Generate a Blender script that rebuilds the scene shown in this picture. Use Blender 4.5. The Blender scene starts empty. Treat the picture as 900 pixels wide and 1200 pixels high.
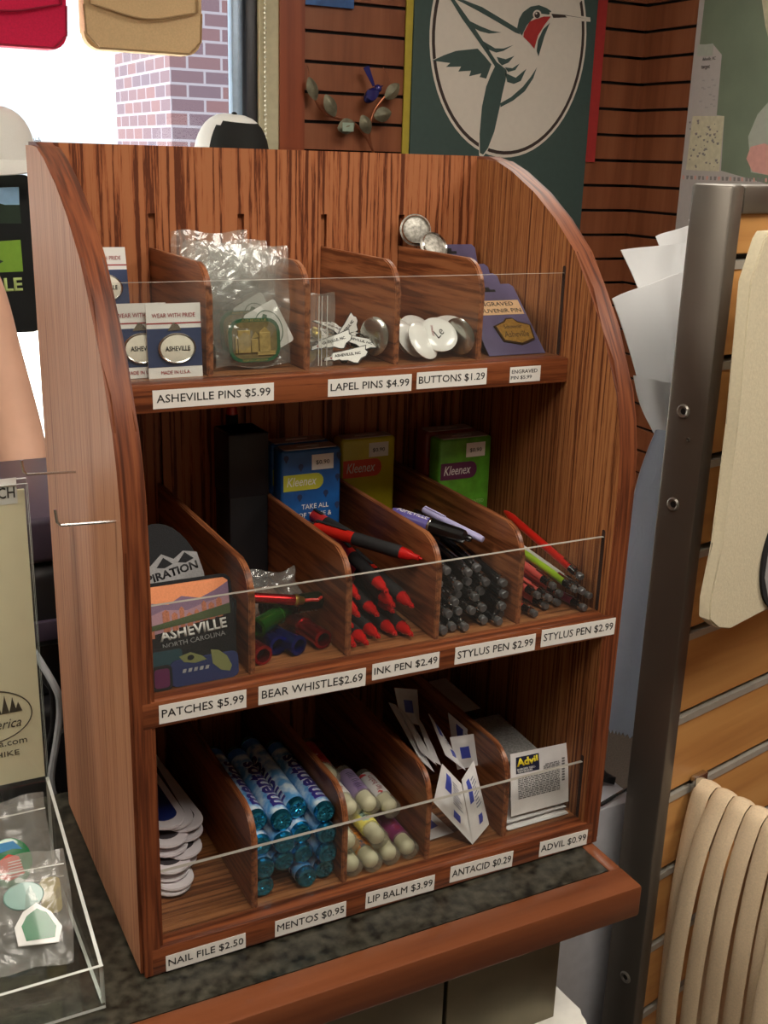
import bpy, bmesh, math, random
from mathutils import Vector, Matrix, Euler
random.seed(7)
S = bpy.context.scene
COL = S.collection
PI = math.pi

# ------------------------------------------------------------------ camera, world, sun, lamps, exposure
CP = Vector((-0.2148, -0.8084, 0.6981))
YAW, PITCH, ROLL, FPX = 0.4803, -0.3091, 0.0304, 1298.86
FW = Vector((math.sin(YAW)*math.cos(PITCH), math.cos(YAW)*math.cos(PITCH), math.sin(PITCH)))
_r = FW.cross(Vector((0, 0, 1))).normalized(); _u = _r.cross(FW)
RT = _r*math.cos(ROLL) + _u*math.sin(ROLL); UP = RT.cross(FW)
cd = bpy.data.cameras.new('camera'); cam = bpy.data.objects.new('camera', cd); COL.objects.link(cam)
cd.sensor_fit = 'VERTICAL'; cd.sensor_height = 24.0; cd.lens = 24.0*FPX/1200.0; cd.clip_start = .02; cd.clip_end = 200
cam.matrix_world = Matrix(((RT.x, UP.x, -FW.x, CP.x), (RT.y, UP.y, -FW.y, CP.y), (RT.z, UP.z, -FW.z, CP.z), (0, 0, 0, 1)))
S.camera = cam

def at(px, py, axis, val):
    """the point of the plane axis=val that stands at this place of the photograph (used to measure real positions)"""
    d = FW + RT*((px-450)/FPX) - UP*((py-600)/FPX)
    k = (val-CP[axis])/d[axis]
    return CP + d*k

wd = bpy.data.worlds.new('sky'); S.world = wd; wd.use_nodes = True
wd.node_tree.nodes['Background'].inputs[0].default_value = (.86, .93, 1, 1)
wd.node_tree.nodes['Background'].inputs[1].default_value = 1.5
sl = bpy.data.lights.new('sun', 'SUN'); sl.energy = 42; sl.angle = .01; sl.color = (1, .95, .88)
so = bpy.data.objects.new('sun', sl); COL.objects.link(so)
so.rotation_euler = Vector((.8, .35, -.75)).to_track_quat('-Z', 'Y').to_euler()

def area(name, loc, tgt, size, energy, color=(1, .92, .81)):
    l = bpy.data.lights.new(name, 'AREA'); l.shape = 'RECTANGLE'; l.size, l.size_y = size; l.energy = energy; l.color = color
    o = bpy.data.objects.new(name, l); COL.objects.link(o); o.location = loc
    o.rotation_euler = (Vector(tgt)-Vector(loc)).to_track_quat('-Z', 'Y').to_euler()
    return o
area('unseen_ceiling_lamp', (.1, -.75, 1.50), (.1, -.75, 0), (.6, .6), 17)
area('unseen_ceiling_lamp', (-1.15, .15, 1.50), (-1.15, .15, 0), (.6, .6), 22)  # unseen lamp, placed and strengthened to brighten the rack's left panel
area('unseen_ceiling_lamp', (1.2, .9, 1.50), (1.2, .9, 0), (.6, .6), 10)
area('unseen_ceiling_lamp', (1.3, -.7, 1.50), (1.3, -.7, 0), (.6, .6), 17)
S.view_settings.view_transform = 'Standard'; S.view_settings.look = 'None'
S.view_settings.gamma = 1; S.view_settings.use_curve_mapping = False
S.view_settings.exposure = 0.0

# ------------------------------------------------------------------ materials
def lin(c):
    r = []
    for v in c[:3]:
        v /= 255.0
        r.append(v/12.92 if v <= .04045 else ((v+.055)/1.055)**2.4)
    return (*r, 1)
_M = {}
def mat(name, col=(200, 200, 200), rough=.5, metal=0.0, var=.06, scale=60, bump=0.0, spec=.5, trans=0, coat=0):
    if name in _M: return _M[name]
    m = bpy.data.materials.new(name); m.use_nodes = True; nt = m.node_tree; b = nt.nodes['Principled BSDF']
    b.inputs['Roughness'].default_value = rough; b.inputs['Metallic'].default_value = metal
    b.inputs['Specular IOR Level'].default_value = spec; b.inputs['Coat Weight'].default_value = coat
    b.inputs['Transmission Weight'].default_value = trans
    c = lin(col)
    tc = nt.nodes.new('ShaderNodeTexCoord'); n = nt.nodes.new('ShaderNodeTexNoise')
    n.inputs['Scale'].default_value = scale; n.inputs['Detail'].default_value = 3
    nt.links.new(tc.outputs['Object'], n.inputs['Vector'])
    rp = nt.nodes.new('ShaderNodeValToRGB')
    rp.color_ramp.elements[0].position = .3; rp.color_ramp.elements[1].position = .7
    rp.color_ramp.elements[0].color = tuple(max(0, v*(1-var)) for v in c[:3])+(1,)
    rp.color_ramp.elements[1].color = tuple(min(1, v*(1+var)) for v in c[:3])+(1,)
    nt.links.new(n.outputs['Fac'], rp.inputs['Fac']); nt.links.new(rp.outputs['Color'], b.inputs['Base Color'])
    if bump:
        bp = nt.nodes.new('ShaderNodeBump'); bp.inputs['Strength'].default_value = bump; bp.inputs['Distance'].default_value = .001
        nt.links.new(n.outputs['Fac'], bp.inputs['Height']); nt.links.new(bp.outputs['Normal'], b.inputs['Normal'])
    _M[name] = m; return m

def wood(name, light, mid, dark, axis='Z', band=55, along=3.0, fine=330, rough=.32, lo=.40, hi=.60, spec=.4, off=(0, 0, 0), pore=.28, sc3=None):
    """stained open-grain wood; the grain runs along axis"""
    if name in _M: return _M[name]
    m = bpy.data.materials.new(name); m.use_nodes = True; nt = m.node_tree; b = nt.nodes['Principled BSDF']; L = nt.links.new
    tc = nt.nodes.new('ShaderNodeTexCoord')
    def stretched(s, a):
        mp = nt.nodes.new('ShaderNodeMapping'); sc = [s, s, s]; sc['XYZ'.index(axis)] = a
        if sc3: sc = [q*s/band for q in sc3]
        mp.inputs['Scale'].default_value = sc; mp.inputs['Location'].default_value = off
        L(tc.outputs['Object'], mp.inputs['Vector']); return mp
    n1 = nt.nodes.new('ShaderNodeTexNoise'); n1.inputs['Scale'].default_value = 1; n1.inputs['Detail'].default_value = 2.5; n1.inputs['Distortion'].default_value = .35
    L(stretched(band, along).outputs[0], n1.inputs['Vector'])
    n2 = nt.nodes.new('ShaderNodeTexNoise'); n2.inputs['Scale'].default_value = 1; n2.inputs['Detail'].default_value = 3; n2.inputs['Roughness'].default_value = .7
    L(stretched(fine, fine*.045).outputs[0], n2.inputs['Vector'])
    mx = nt.nodes.new('ShaderNodeMath'); mx.operation = 'MULTIPLY_ADD'; mx.inputs[1].default_value = pore
    s2 = nt.nodes.new('ShaderNodeMath'); s2.operation = 'SUBTRACT'; s2.inputs[1].default_value = .5
    L(n2.outputs['Fac'], s2.inputs[0]); L(s2.outputs[0], mx.inputs[0]); L(n1.outputs['Fac'], mx.inputs[2])
    rp = nt.nodes.new('ShaderNodeValToRGB'); e = rp.color_ramp.elements
    e[0].position = lo; e[0].color = lin(dark); e[1].position = hi; e[1].color = lin(light)
    k = e.new((lo*.55+hi*.45)); k.color = lin(mid)
    L(mx.outputs[0], rp.inputs['Fac']); L(rp.outputs['Color'], b.inputs['Base Color'])
    b.inputs['Roughness'].default_value = rough; b.inputs['Specular IOR Level'].default_value = spec
    bp = nt.nodes.new('ShaderNodeBump'); bp.inputs['Strength'].default_value = .25; bp.inputs['Distance'].default_value = .0006
    L(mx.outputs[0], bp.inputs['Height']); L(bp.outputs['Normal'], b.inputs['Normal'])
    _M[name] = m; return m

def clear(name, tint=(245, 248, 248), gloss=.07, haze=.04, rough=.06, hazecol=(230, 232, 230), crinkle=0, scale=45, fres=.35):
    """thin clear plastic: mostly see-through, with a sheen and a little haze"""
    if name in _M: return _M[name]
    m = bpy.data.materials.new(name); m.use_nodes = True; nt = m.node_tree; L = nt.links.new
    nt.nodes.remove(nt.nodes['Principled BSDF']); out = nt.nodes['Material Output']
    t = nt.nodes.new('ShaderNodeBsdfTransparent'); t.inputs[0].default_value = lin(tint)
    d = nt.nodes.new('ShaderNodeBsdfDiffuse'); d.inputs[0].default_value = lin(hazecol)
    tr = nt.nodes.new('ShaderNodeBsdfTranslucent'); tr.inputs[0].default_value = lin(hazecol)
    a = nt.nodes.new('ShaderNodeAddShader') ; md = nt.nodes.new('ShaderNodeMixShader'); md.inputs[0].default_value = .4
    L(d.outputs[0], md.inputs[1]); L(tr.outputs[0], md.inputs[2])
    nt.nodes.remove(a)
    g = nt.nodes.new('ShaderNodeBsdfGlossy'); g.inputs['Roughness'].default_value = rough
    m1 = nt.nodes.new('ShaderNodeMixShader'); m1.inputs[0].default_value = haze
    L(t.outputs[0], m1.inputs[1]); L(md.outputs[0], m1.inputs[2])
    fr = nt.nodes.new('ShaderNodeLayerWeight'); fr.inputs['Blend'].default_value = .25
    mm = nt.nodes.new('ShaderNodeMath'); mm.operation = 'MULTIPLY_ADD'; mm.inputs[1].default_value = fres; mm.inputs[2].default_value = gloss
    L(fr.outputs['Fresnel'], mm.inputs[0])
    m2 = nt.nodes.new('ShaderNodeMixShader'); L(mm.outputs[0], m2.inputs[0]); L(m1.outputs[0], m2.inputs[1]); L(g.outputs[0], m2.inputs[2])
    if crinkle:
        tc = nt.nodes.new('ShaderNodeTexCoord'); n = nt.nodes.new('ShaderNodeTexNoise'); n.inputs['Scale'].default_value = scale; n.inputs['Detail'].default_value = 2
        n.inputs['Distortion'].default_value = 1.2
        L(tc.outputs['Object'], n.inputs['Vector']); bp = nt.nodes.new('ShaderNodeBump'); bp.inputs['Strength'].default_value = crinkle; bp.inputs['Distance'].default_value = .01
        L(n.outputs['Fac'], bp.inputs['Height']); L(bp.outputs['Normal'], g.inputs['Normal']); L(bp.outputs['Normal'], d.inputs['Normal'])
    L(m2.outputs[0], out.inputs[0]); _M[name] = m; return m

def bricks(name, face):
    m = bpy.data.materials.new(name); m.use_nodes = True; nt = m.node_tree; L = nt.links.new; b = nt.nodes['Principled BSDF']
    tc = nt.nodes.new('ShaderNodeTexCoord'); sp = nt.nodes.new('ShaderNodeSeparateXYZ'); cb = nt.nodes.new('ShaderNodeCombineXYZ')
    L(tc.outputs['Object'], sp.inputs[0]); L(sp.outputs[face], cb.inputs[0]); L(sp.outputs[2], cb.inputs[1])
    br = nt.nodes.new('ShaderNodeTexBrick'); L(cb.outputs[0], br.inputs['Vector'])
    br.inputs['Scale'].default_value = 1; br.inputs['Brick Width'].default_value = .25; br.inputs['Row Height'].default_value = .094
    br.inputs['Mortar Size'].default_value = .009; br.inputs['Color1'].default_value = lin((58, 36, 42)); br.inputs['Color2'].default_value = lin((40, 33, 48))
    br.inputs['Mortar'].default_value = lin((80, 78, 88)); br.inputs['Bias'].default_value = -.1
    L(br.outputs['Color'], b.inputs['Base Color']); b.inputs['Roughness'].default_value = .9
    return m

# ------------------------------------------------------------------ mesh tools
X, Y, Z = Vector((1, 0, 0)), Vector((0, 1, 0)), Vector((0, 0, 1))
def rx(a): return Matrix.Rotation(a, 4, 'X')
def ry(a): return Matrix.Rotation(a, 4, 'Y')
def rz(a): return Matrix.Rotation(a, 4, 'Z')
def tl(*v): return Matrix.Translation(Vector(v))
FACE = rx(PI/2)                      # a drawing in XY stood up to face -Y
def aim(p, d, roll=0):
    """local +Z along d at p"""
    return Matrix.Translation(Vector(p)) @ Vector(d).to_track_quat('Z', 'Y').to_matrix().to_4x4() @ rz(roll)

class G:
    def __init__(s): s.bm = bmesh.new()
    def _fin(s, faces, mi):
        for f in faces: f.material_index = mi
    def box(s, a, b, M=None, mi=0, bev=0, seg=2):
        """box from corner a to corner b"""
        a = Vector(a); b = Vector(b); M = M or Matrix.Identity(4)
        vs = [s.bm.verts.new(M @ Vector((b.x if i & 1 else a.x, b.y if i & 2 else a.y, b.z if i & 4 else a.z))) for i in range(8)]
        fs = [s.bm.faces.new([vs[i] for i in q]) for q in ((0, 2, 3, 1), (4, 5, 7, 6), (0, 1, 5, 4), (2, 6, 7, 3), (0, 4, 6, 2), (1, 3, 7, 5))]
        s._fin(fs, mi)
        if bev:
            es = list({e for f in fs for e in f.edges})
            r = bmesh.ops.bevel(s.bm, geom=es, offset=bev, segments=seg, affect='EDGES', profile=.5)
            s._fin(r['faces'], mi)
        return fs
    def prism(s, poly, h, M=None, mi=0, side=None, bev=0):
        """polygon in XY extruded 0..h in Z"""
        M = M or Matrix.Identity(4); n = len(poly)
        A = sum(poly[i][0]*poly[(i+1) % n][1]-poly[(i+1) % n][0]*poly[i][1] for i in range(n))
        if A < 0: poly = poly[::-1]
        lo = [s.bm.verts.new(M @ Vector((p[0], p[1], 0))) for p in poly]; hi = [s.bm.verts.new(M @ Vector((p[0], p[1], h))) for p in poly]
        top = s.bm.faces.new(hi); bot = s.bm.faces.new(lo[::-1]); top.material_index = bot.material_index = mi
        sd = [s.bm.faces.new((lo[i], lo[(i+1) % n], hi[(i+1) % n], hi[i])) for i in range(n)]
        s._fin(sd, mi if side is None else side)
        if bev:
            es = list(set(top.edges) | set(bot.edges))
            r = bmesh.ops.bevel(s.bm, geom=es, offset=bev, segments=2, affect='EDGES'); s._fin(r['faces'], mi if side is None else side)
    def lathe(s, prof, M=None, n=18, mi=0, cap=True, sy=1.0, mis=None):
        """profile [(radius, z)...] turned round Z"""
        M = M or Matrix.Identity(4); rings = []
        for r, z in prof:
            if r < 1e-6: rings.append([s.bm.verts.new(M @ Vector((0, 0, z)))])
            else: rings.append([s.bm.verts.new(M @ Vector((r*math.cos(2*PI*i/n), r*sy*math.sin(2*PI*i/n), z))) for i in range(n)])
        for k in range(len(rings)-1):
            a, b = rings[k], rings[k+1]; q = mis[k] if mis else mi
            for i in range(n):
                j = (i+1) % n
                if len(a) == 1 and len(b) == 1: break
                vs = (a[0], b[j], b[i]) if len(a) == 1 else ((a[i], a[j], b[0]) if len(b) == 1 else (a[i], a[j], b[j], b[i]))
                s.bm.faces.new(vs).material_index = q
        if cap:
            if len(rings[0]) > 1: s.bm.faces.new(rings[0][::-1]).material_index = mis[0] if mis else mi
            if len(rings[-1]) > 1: s.bm.faces.new(rings[-1]).material_index = mis[-1] if mis else mi
    def tube(s, pts, r, n=8, mi=0, flat=1.0, side=None, cap=True):
        """sweep along pts; r one radius or a list; flat squeezes it along the frame's normal"""
        pts = [Vector(p) for p in pts]; N = len(pts); rr = r if isinstance(r, (list, tuple)) else [r]*N
        t0 = (pts[1]-pts[0]).normalized(); nrm = Vector(side) if side else (t0.orthogonal())
        rings = []
        for k in range(N):
            t = (pts[min(k+1, N-1)]-pts[max(k-1, 0)]).normalized()
            nrm = (nrm - t*nrm.dot(t)); nrm = nrm.normalized() if nrm.length > 1e-6 else t.orthogonal().normalized()
            bi = t.cross(nrm)
            rings.append([s.bm.verts.new(pts[k] + nrm*(rr[k]*math.cos(2*PI*i/n)) + bi*(rr[k]*flat*math.sin(2*PI*i/n))) for i in range(n)])
        for k in range(N-1):
            for i in range(n):
                j = (i+1) % n; s.bm.faces.new((rings[k][i], rings[k][j], rings[k+1][j], rings[k+1][i])).material_index = mi
        if cap: s.bm.faces.new(rings[0][::-1]).material_index = mi; s.bm.faces.new(rings[-1]).material_index = mi
    def ball(s, c, r, n=12, mi=0, sc=(1, 1, 1), M=None):
        M = (M or Matrix.Identity(4)) @ tl(*c) @ Matrix.Diagonal((*sc, 1))
        m = max(4, n//2)
        s.lathe([(r*math.sin(PI*k/m), -r*math.cos(PI*k/m)) for k in range(m+1)], M, n, mi, cap=False)
    def sheet(s, fn, nu, nv, thick=0, mi=0):
        """surface fn(u,v)->Vector, u,v in 0..1, with optional thickness"""
        g = [[Vector(fn(i/nu, j/nv)) for j in range(nv+1)] for i in range(nu+1)]
        def nor(i, j):
            a = g[min(i+1, nu)][j]-g[max(i-1, 0)][j]; b = g[i][min(j+1, nv)]-g[i][max(j-1, 0)]
            c = a.cross(b); return c.normalized() if c.length > 1e-9 else Z
        top = [[s.bm.verts.new(g[i][j]) for j in range(nv+1)] for i in range(nu+1)]
        for i in range(nu):
            for j in range(nv): s.bm.faces.new((top[i][j], top[i+1][j], top[i+1][j+1], top[i][j+1])).material_index = mi
        if thick:
            bot = [[s.bm.verts.new(g[i][j]-nor(i, j)*thick) for j in range(nv+1)] for i in range(nu+1)]
            for i in range(nu):
                for j in range(nv): s.bm.faces.new((bot[i][j], bot[i][j+1], bot[i+1][j+1], bot[i+1][j])).material_index = mi
            ring = [(i, 0) for i in range(nu)]+[(nu, j) for j in range(nv)]+[(i, nv) for i in range(nu, 0, -1)]+[(0, j) for j in range(nv, 0, -1)]
            for k in range(len(ring)):
                a, b = ring[k], ring[(k+1) % len(ring)]
                s.bm.faces.new((top[b[0]][b[1]], top[a[0]][a[1]], bot[a[0]][a[1]], bot[b[0]][b[1]])).material_index = mi

def part(name, g, mats, parent=None, smooth=38, label=None):
    bm = g.bm if isinstance(g, G) else g
    bmesh.ops.recalc_face_normals(bm, faces=bm.faces[:])
    me = bpy.data.meshes.new(name); bm.to_mesh(me); bm.free()
    for m in (mats if isinstance(mats, (list, tuple)) else [mats]): me.materials.append(m)
    if smooth:
        me.polygons.foreach_set('use_smooth', [True]*len(me.polygons)); me.set_sharp_from_angle(angle=math.radians(smooth))
    o = bpy.data.objects.new(name, me); COL.objects.link(o)
    if parent: o.parent = parent
    if label: o['label'] = label
    return o
def tag(o, label, cat, group=None, M=None):
    o['label'] = label; o['category'] = cat
    if group: o['group'] = group
    if M is not None: o.matrix_world = M
    return o
def thing(name, label, cat, M=None, group=None):
    o = bpy.data.objects.new(name, None); o.empty_display_size = .02; COL.objects.link(o)
    return tag(o, label, cat, group, M if M is not None else Matrix.Identity(4))
def struct(o): o['kind'] = 'structure'; return o
def copy_tree(o, parent=None):
    c = o.copy(); COL.objects.link(c)
    if parent is not None: c.parent = parent; c.matrix_parent_inverse = o.matrix_parent_inverse.copy()
    for ch in list(o.children): copy_tree(ch, c)
    return c
class Repeat:
    """the first use returns the thing itself, later uses a copy of it and its parts"""
    def __init__(s, root): s.root, s.used = root, False
    def __call__(s, M, label, group=None):
        o = s.root if not s.used else copy_tree(s.root)
        s.used = True; o.matrix_world = M; o['label'] = label
        if group: o['group'] = group
        return o

def glyphs(s, w=None, h=None, align='CENTER', shear=0, bold=0, spacing=1):
    """lettering as a flat mesh in XY, scaled to width w and height h"""
    cu = bpy.data.curves.new('lettering', 'FONT'); cu.body = s; cu.align_x = align; cu.shear = shear; cu.resolution_u = 2
    cu.offset = bold; cu.space_character = spacing; cu.size = 1
    ob = bpy.data.objects.new('lettering', cu); COL.objects.link(ob)
    dg = bpy.context.evaluated_depsgraph_get(); dg.update()
    me = bpy.data.meshes.new_from_object(ob.evaluated_get(dg)); bm = bmesh.new(); bm.from_mesh(me)
    bpy.data.objects.remove(ob); bpy.data.curves.remove(cu); bpy.data.meshes.remove(me)
    xs = [v.co.x for v in bm.verts]; ys = [v.co.y for v in bm.verts]
    x0, x1, y0, y1 = min(xs), max(xs), min(ys), max(ys)
    sx = w/(x1-x0) if w else None; sy = h/(y1-y0) if h else None
    sx = sx or sy; sy = sy or sx
    cx = (x0+x1)/2 if align == 'CENTER' else x0; cy = (y0+y1)/2
    for v in bm.verts: v.co = Vector(((v.co.x-cx)*sx, (v.co.y-cy)*sy, 0))
    return bm
def text(s, m, parent, M, w=None, h=None, name='lettering', **k):
    """flat lettering with a little thickness, placed by M (XY plane of M)"""
    bm = glyphs(s, w, h, **k)
    r = bmesh.ops.extrude_face_region(bm, geom=bm.faces[:])
    vs = [e for e in r['geom'] if isinstance(e, bmesh.types.BMVert)]
    bmesh.ops.translate(bm, vec=(0, 0, .00025), verts=vs)
    bmesh.ops.transform(bm, matrix=M, verts=bm.verts[:])
    return part(name, bm, m, parent, smooth=0)
def ell(a, b, n=28, cx=0, cy=0): return [(cx+a*math.cos(2*PI*i/n), cy+b*math.sin(2*PI*i/n)) for i in range(n)]
def rrect(x0, y0, x1, y1, r, n=5):
    o = []
    for cx, cy, a in ((x1-r, y1-r, 0), (x0+r, y1-r, 90), (x0+r, y0+r, 180), (x1-r, y0+r, 270)):
        for i in range(n+1):
            t = math.radians(a+90*i/n); o.append((cx+r*math.cos(t), cy+r*math.sin(t)))
    return o
def spline(pts, n=6):
    """smooth curve through the points"""
    P = [Vector(p) for p in pts]; o = []
    for i in range(len(P)-1):
        a, b, c, d = P[max(i-1, 0)], P[i], P[i+1], P[min(i+2, len(P)-1)]
        for k in range(n):
            t = k/n
            o.append(.5*((2*b)+(c-a)*t+(2*a-5*b+4*c-d)*t*t+(3*b-a-3*c+d)*t**3))
    return o+[P[-1]]
ORD = ['first', 'second', 'third', 'fourth', 'fifth', 'sixth', 'seventh', 'eighth', 'ninth', 'tenth', 'eleventh', 'twelfth', 'thirteenth', 'fourteenth', 'fifteenth', 'sixteenth']

black = mat('black_ink', (22, 22, 24), .6); white = mat('white_paper', (226, 226, 222), .6, var=.02); steel = mat('bright_metal', (200, 200, 198), .25, 1)

# ------------------------------------------------------------------ the room
FL, CEIL = -.92, 1.6
XL, XR, YF, YB = -2.0, 2.1, -2.4, 2.04
carpet = mat('carpet', (96, 88, 80), .95, var=.2, scale=200); plaster = mat('plaster', (158, 146, 130), .9); ceilm = mat('ceiling_tile', (225, 222, 214), .9)
slat = wood('cherry_slat', (144, 88, 58), (133, 78, 49), (119, 67, 42), 'Z', band=22, along=2, fine=150, rough=.45, lo=.3, hi=.7)
dark = mat('groove_dark', (18, 13, 11), .8)
def room_box(name, a, b, m):
    g = G(); g.box(a, b); return struct(part(name, g, m))
room_box('floor', (XL-.1, YF-.1, FL-.1), (XR+.1, YB+.1, FL), carpet)
room_box('ceiling', (XL-.1, YF-.1, CEIL), (XR+.1, YB+.1, CEIL+.1), ceilm)
room_box('wall_front', (XL-.1, YF-.1, FL), (XR+.1, YF, CEIL), plaster)
room_box('wall_left', (XL-.1, YF, FL), (XL, YB, CEIL), plaster)
WX0, WX1, WZ0, WZ1 = -1.35, .872, -.35, 1.32           # window opening
PITCHS, GR = .0735, .0085
def slats(g, fn, x0, x1):
    """boards with dark grooves; fn(x0,x1,z0,z1,depth0,depth1,mat)"""
    k0 = int((1.078-CEIL)/PITCHS)-1
    fn(x0, x1, FL, CEIL, .012, .1, 1)
    for k in range(k0, 30):
        z1 = min(1.078-PITCHS*k-GR/2, CEIL); z0 = max(1.078-PITCHS*(k+1)+GR/2, FL)
        if z1 > z0: fn(x0, x1, z0, z1, 0, .012, 0)
g = G(); g.box((XR-.05, YB+.012, FL), (XR+.2, YB+.1, CEIL), mi=1)
slats(g, lambda x0, x1, z0, z1, d0, d1, m: g.box((x0, YB+d0, z0), (x1, YB+d1, z1), mi=m), .993, XR)
struct(part('wall_back', g, [slat, dark], smooth=0))
g = G()
slats(g, lambda y0, y1, z0, z1, d0, d1, m: g.box((XR+d0, y0, z0), (XR+d1, y1, z1), mi=m), YF, YB)
struct(part('wall_right', g, [slat, dark], smooth=0))
g = G(); g.box((.924, YB-.012, FL), (.993, YB+.1, CEIL)); struct(part('trim_1', g, wood('pilaster', (150, 78, 46), (140, 68, 38), (124, 58, 32), 'Z', band=25, along=1, fine=160, rough=.45, lo=.3, hi=.7)))
g = G(); g.box((WX1, YB-.004, FL), (.924, YB+.1, CEIL)); struct(part('trim_2', g, mat('cream_reveal', (196, 190, 158), .7)))
g = G(); g.box((XL, YB, FL), (WX0, YB+.1, CEIL)); g.box((WX0, YB, FL), (WX1, YB+.1, WZ0)); g.box((WX0, YB, WZ1), (WX1, YB+.1, CEIL))
struct(part('wall_window', g, plaster, smooth=0))
win = thing('window_1', '', 'x'); del win['label']; del win['category']; struct(win)
bronze = mat('bronze_frame', (40, 40, 44), .4, .3); pale = mat('reflection_tinted_aluminium', (150, 172, 196), .35, .2)  # grey-blue metal: the strip's reflection is put into its colour
g = G()
for x0, x1, z0, z1 in ((WX0, WX1, WZ0, WZ0+.05), (WX0, WX1, WZ1-.05, WZ1), (WX0, WX0+.05, WZ0+.05, WZ1-.05), (WX1-.03, WX1, WZ0+.05, WZ1-.05)): g.box((x0, YB+.01, z0), (x1, YB+.07, z1), bev=.003)
part('window_frame', g, bronze, win)
g = G(); g.box((WX1-.062, YB+.03, WZ0+.05), (WX1-.034, YB+.06, WZ1-.05), bev=.003); part('inner_stop', g, pale, win)
g = G(); g.box((WX0+.05, YB+.044, WZ0+.05), (WX1-.062, YB+.047, WZ1-.05)); part('pane', g, clear('window_glass', (250, 252, 252), .01, 0), win)
# bead chain of a blind beside the frame
g = G()
for k in range(150): g.ball((.884, YB-.014, 1.45-k*.0115), .004, 6)
g.tube([(.884, YB-.014, 1.45), (.884, YB-.014, -.27)], .0012, 5)
g.box((.874, YB-.03, 1.44), (.894, YB-.004, 1.48))
tag(part('bead_chain', g, mat('chain_bead', (205, 200, 180), .35, .5)), 'thin beaded blind chain hanging beside the dark window frame', 'chain')
# outside
g = G(); g.box((-40, YB+.1, -1.3), (40, 60, -1.2)); struct(part('ground', g, mat('pale_concrete', (225, 222, 215), .9)))
pc = at(200, 120, 1, 7.2)
_d = FW+RT*((136-450)/FPX)-UP*((120-600)/FPX); YBK = CP.y+_d.y*(pc.x-CP.x)/_d.x
g = G(); g.box((0, 0, 0), (7, YBK-7.2, 7)); o = part('street_building', g, [bricks('brick_front', 0), bricks('brick_side', 1)], smooth=0)
for f in o.data.polygons: f.material_index = 1 if abs(f.normal.x) > .5 else 0
o.location = (pc.x, 7.2, -1.2); o['label'] = 'red brick building corner seen through the bright window'; o['category'] = 'building'

# ------------------------------------------------------------------ the display rack
W, T, D, H = .46, .0209, .305, .703
oakU = wood('oak_upright', (160, 106, 65), (139, 86, 49), (88, 46, 26), 'Z', band=300, along=3.0, fine=800, rough=.58, lo=.36, hi=.60, spec=.18, pore=.45)
oakS = wood('oak_outer', (172, 122, 92), (160, 109, 80), (128, 82, 58), 'Z', band=260, along=3.0, fine=800, rough=.55, lo=.3, hi=.62, spec=.25, pore=.4)
oakP = wood('oak_lip', (130, 72, 41), (106, 55, 31), (78, 39, 22), 'X', band=190, along=4, fine=800, rough=.36, lo=.36, hi=.6, pore=.45)
oakE = wood('oak_edge', (128, 72, 42), (104, 54, 31), (74, 36, 21), 'Z', band=200, along=6, fine=500, rough=.46, spec=.25, lo=.34, hi=.66, sc3=(230, 9, 9), pore=.3)
oakB = wood('oak_back', (170, 108, 70), (152, 88, 53), (94, 48, 28), 'Z', band=200, along=3.6, fine=800, rough=.42, lo=.40, hi=.53, spec=.3, pore=.45)
oakL = wood('oak_shelf', (152, 101, 63), (130, 81, 47), (88, 50, 29), 'X', band=190, along=4, fine=800, rough=.34, lo=.36, hi=.6, pore=.45)
oakD = wood('oak_divider', (146, 92, 58), (124, 72, 43), (90, 50, 30), 'Y', band=170, along=9, fine=700, rough=.36, lo=.36, hi=.6, pore=.45)
rack = thing('display_rack', 'large stained oak countertop rack with three tiers of labelled bins', 'display rack')
CURVE = [(0, 0), (0, .40), (.002, .435), (.0075, .465), (.016, .492), (.027, .52), (.045, .548), (.068, .584), (.098, .616), (.135, .645), (.175, .669), (.22, .689), (.25, .6985), (.272, .703), (D, .703), (D, 0)]
YZ = Matrix(((0, 0, 1, 0), (1, 0, 0, 0), (0, 1, 0, 0), (0, 0, 0, 1)))
def side_panel(x0):
    g = G(); g.prism(CURVE, T, tl(x0, 0, 0) @ YZ, side=1, bev=.0032); return part('side_panel', g, [oakS if x0 < 0 else oakU, oakE], rack, smooth=30)
side_panel(-T); side_panel(W)
DX = [.092, .184, .276, .368]
g = G(); g.box((0, .296, .0), (W, .302, H)); xs = [0]+DX+[W]
for i in range(5):
    g.box((xs[i]+(.0035 if i else 0), .29, 0), (xs[i+1]-(.0035 if i < 4 else 0), .296, .64))
g.box((0, .29, .64), (W, .296, H))
part('back_panel', g, oakB, rack, smooth=0)
TIERS = [(.511, .095, .024, .118, .607, .113, .594), (.267, 0, .023, .019, .365, .0145, .347), (.026, 0, .026, .017, .125, .0145, .095)]
guard = clear('acrylic', (252, 253, 252), .012, .014, .02, fres=.10); guard_edge = mat('frosted_edge', (160, 155, 145), .5, spec=.6)
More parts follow.
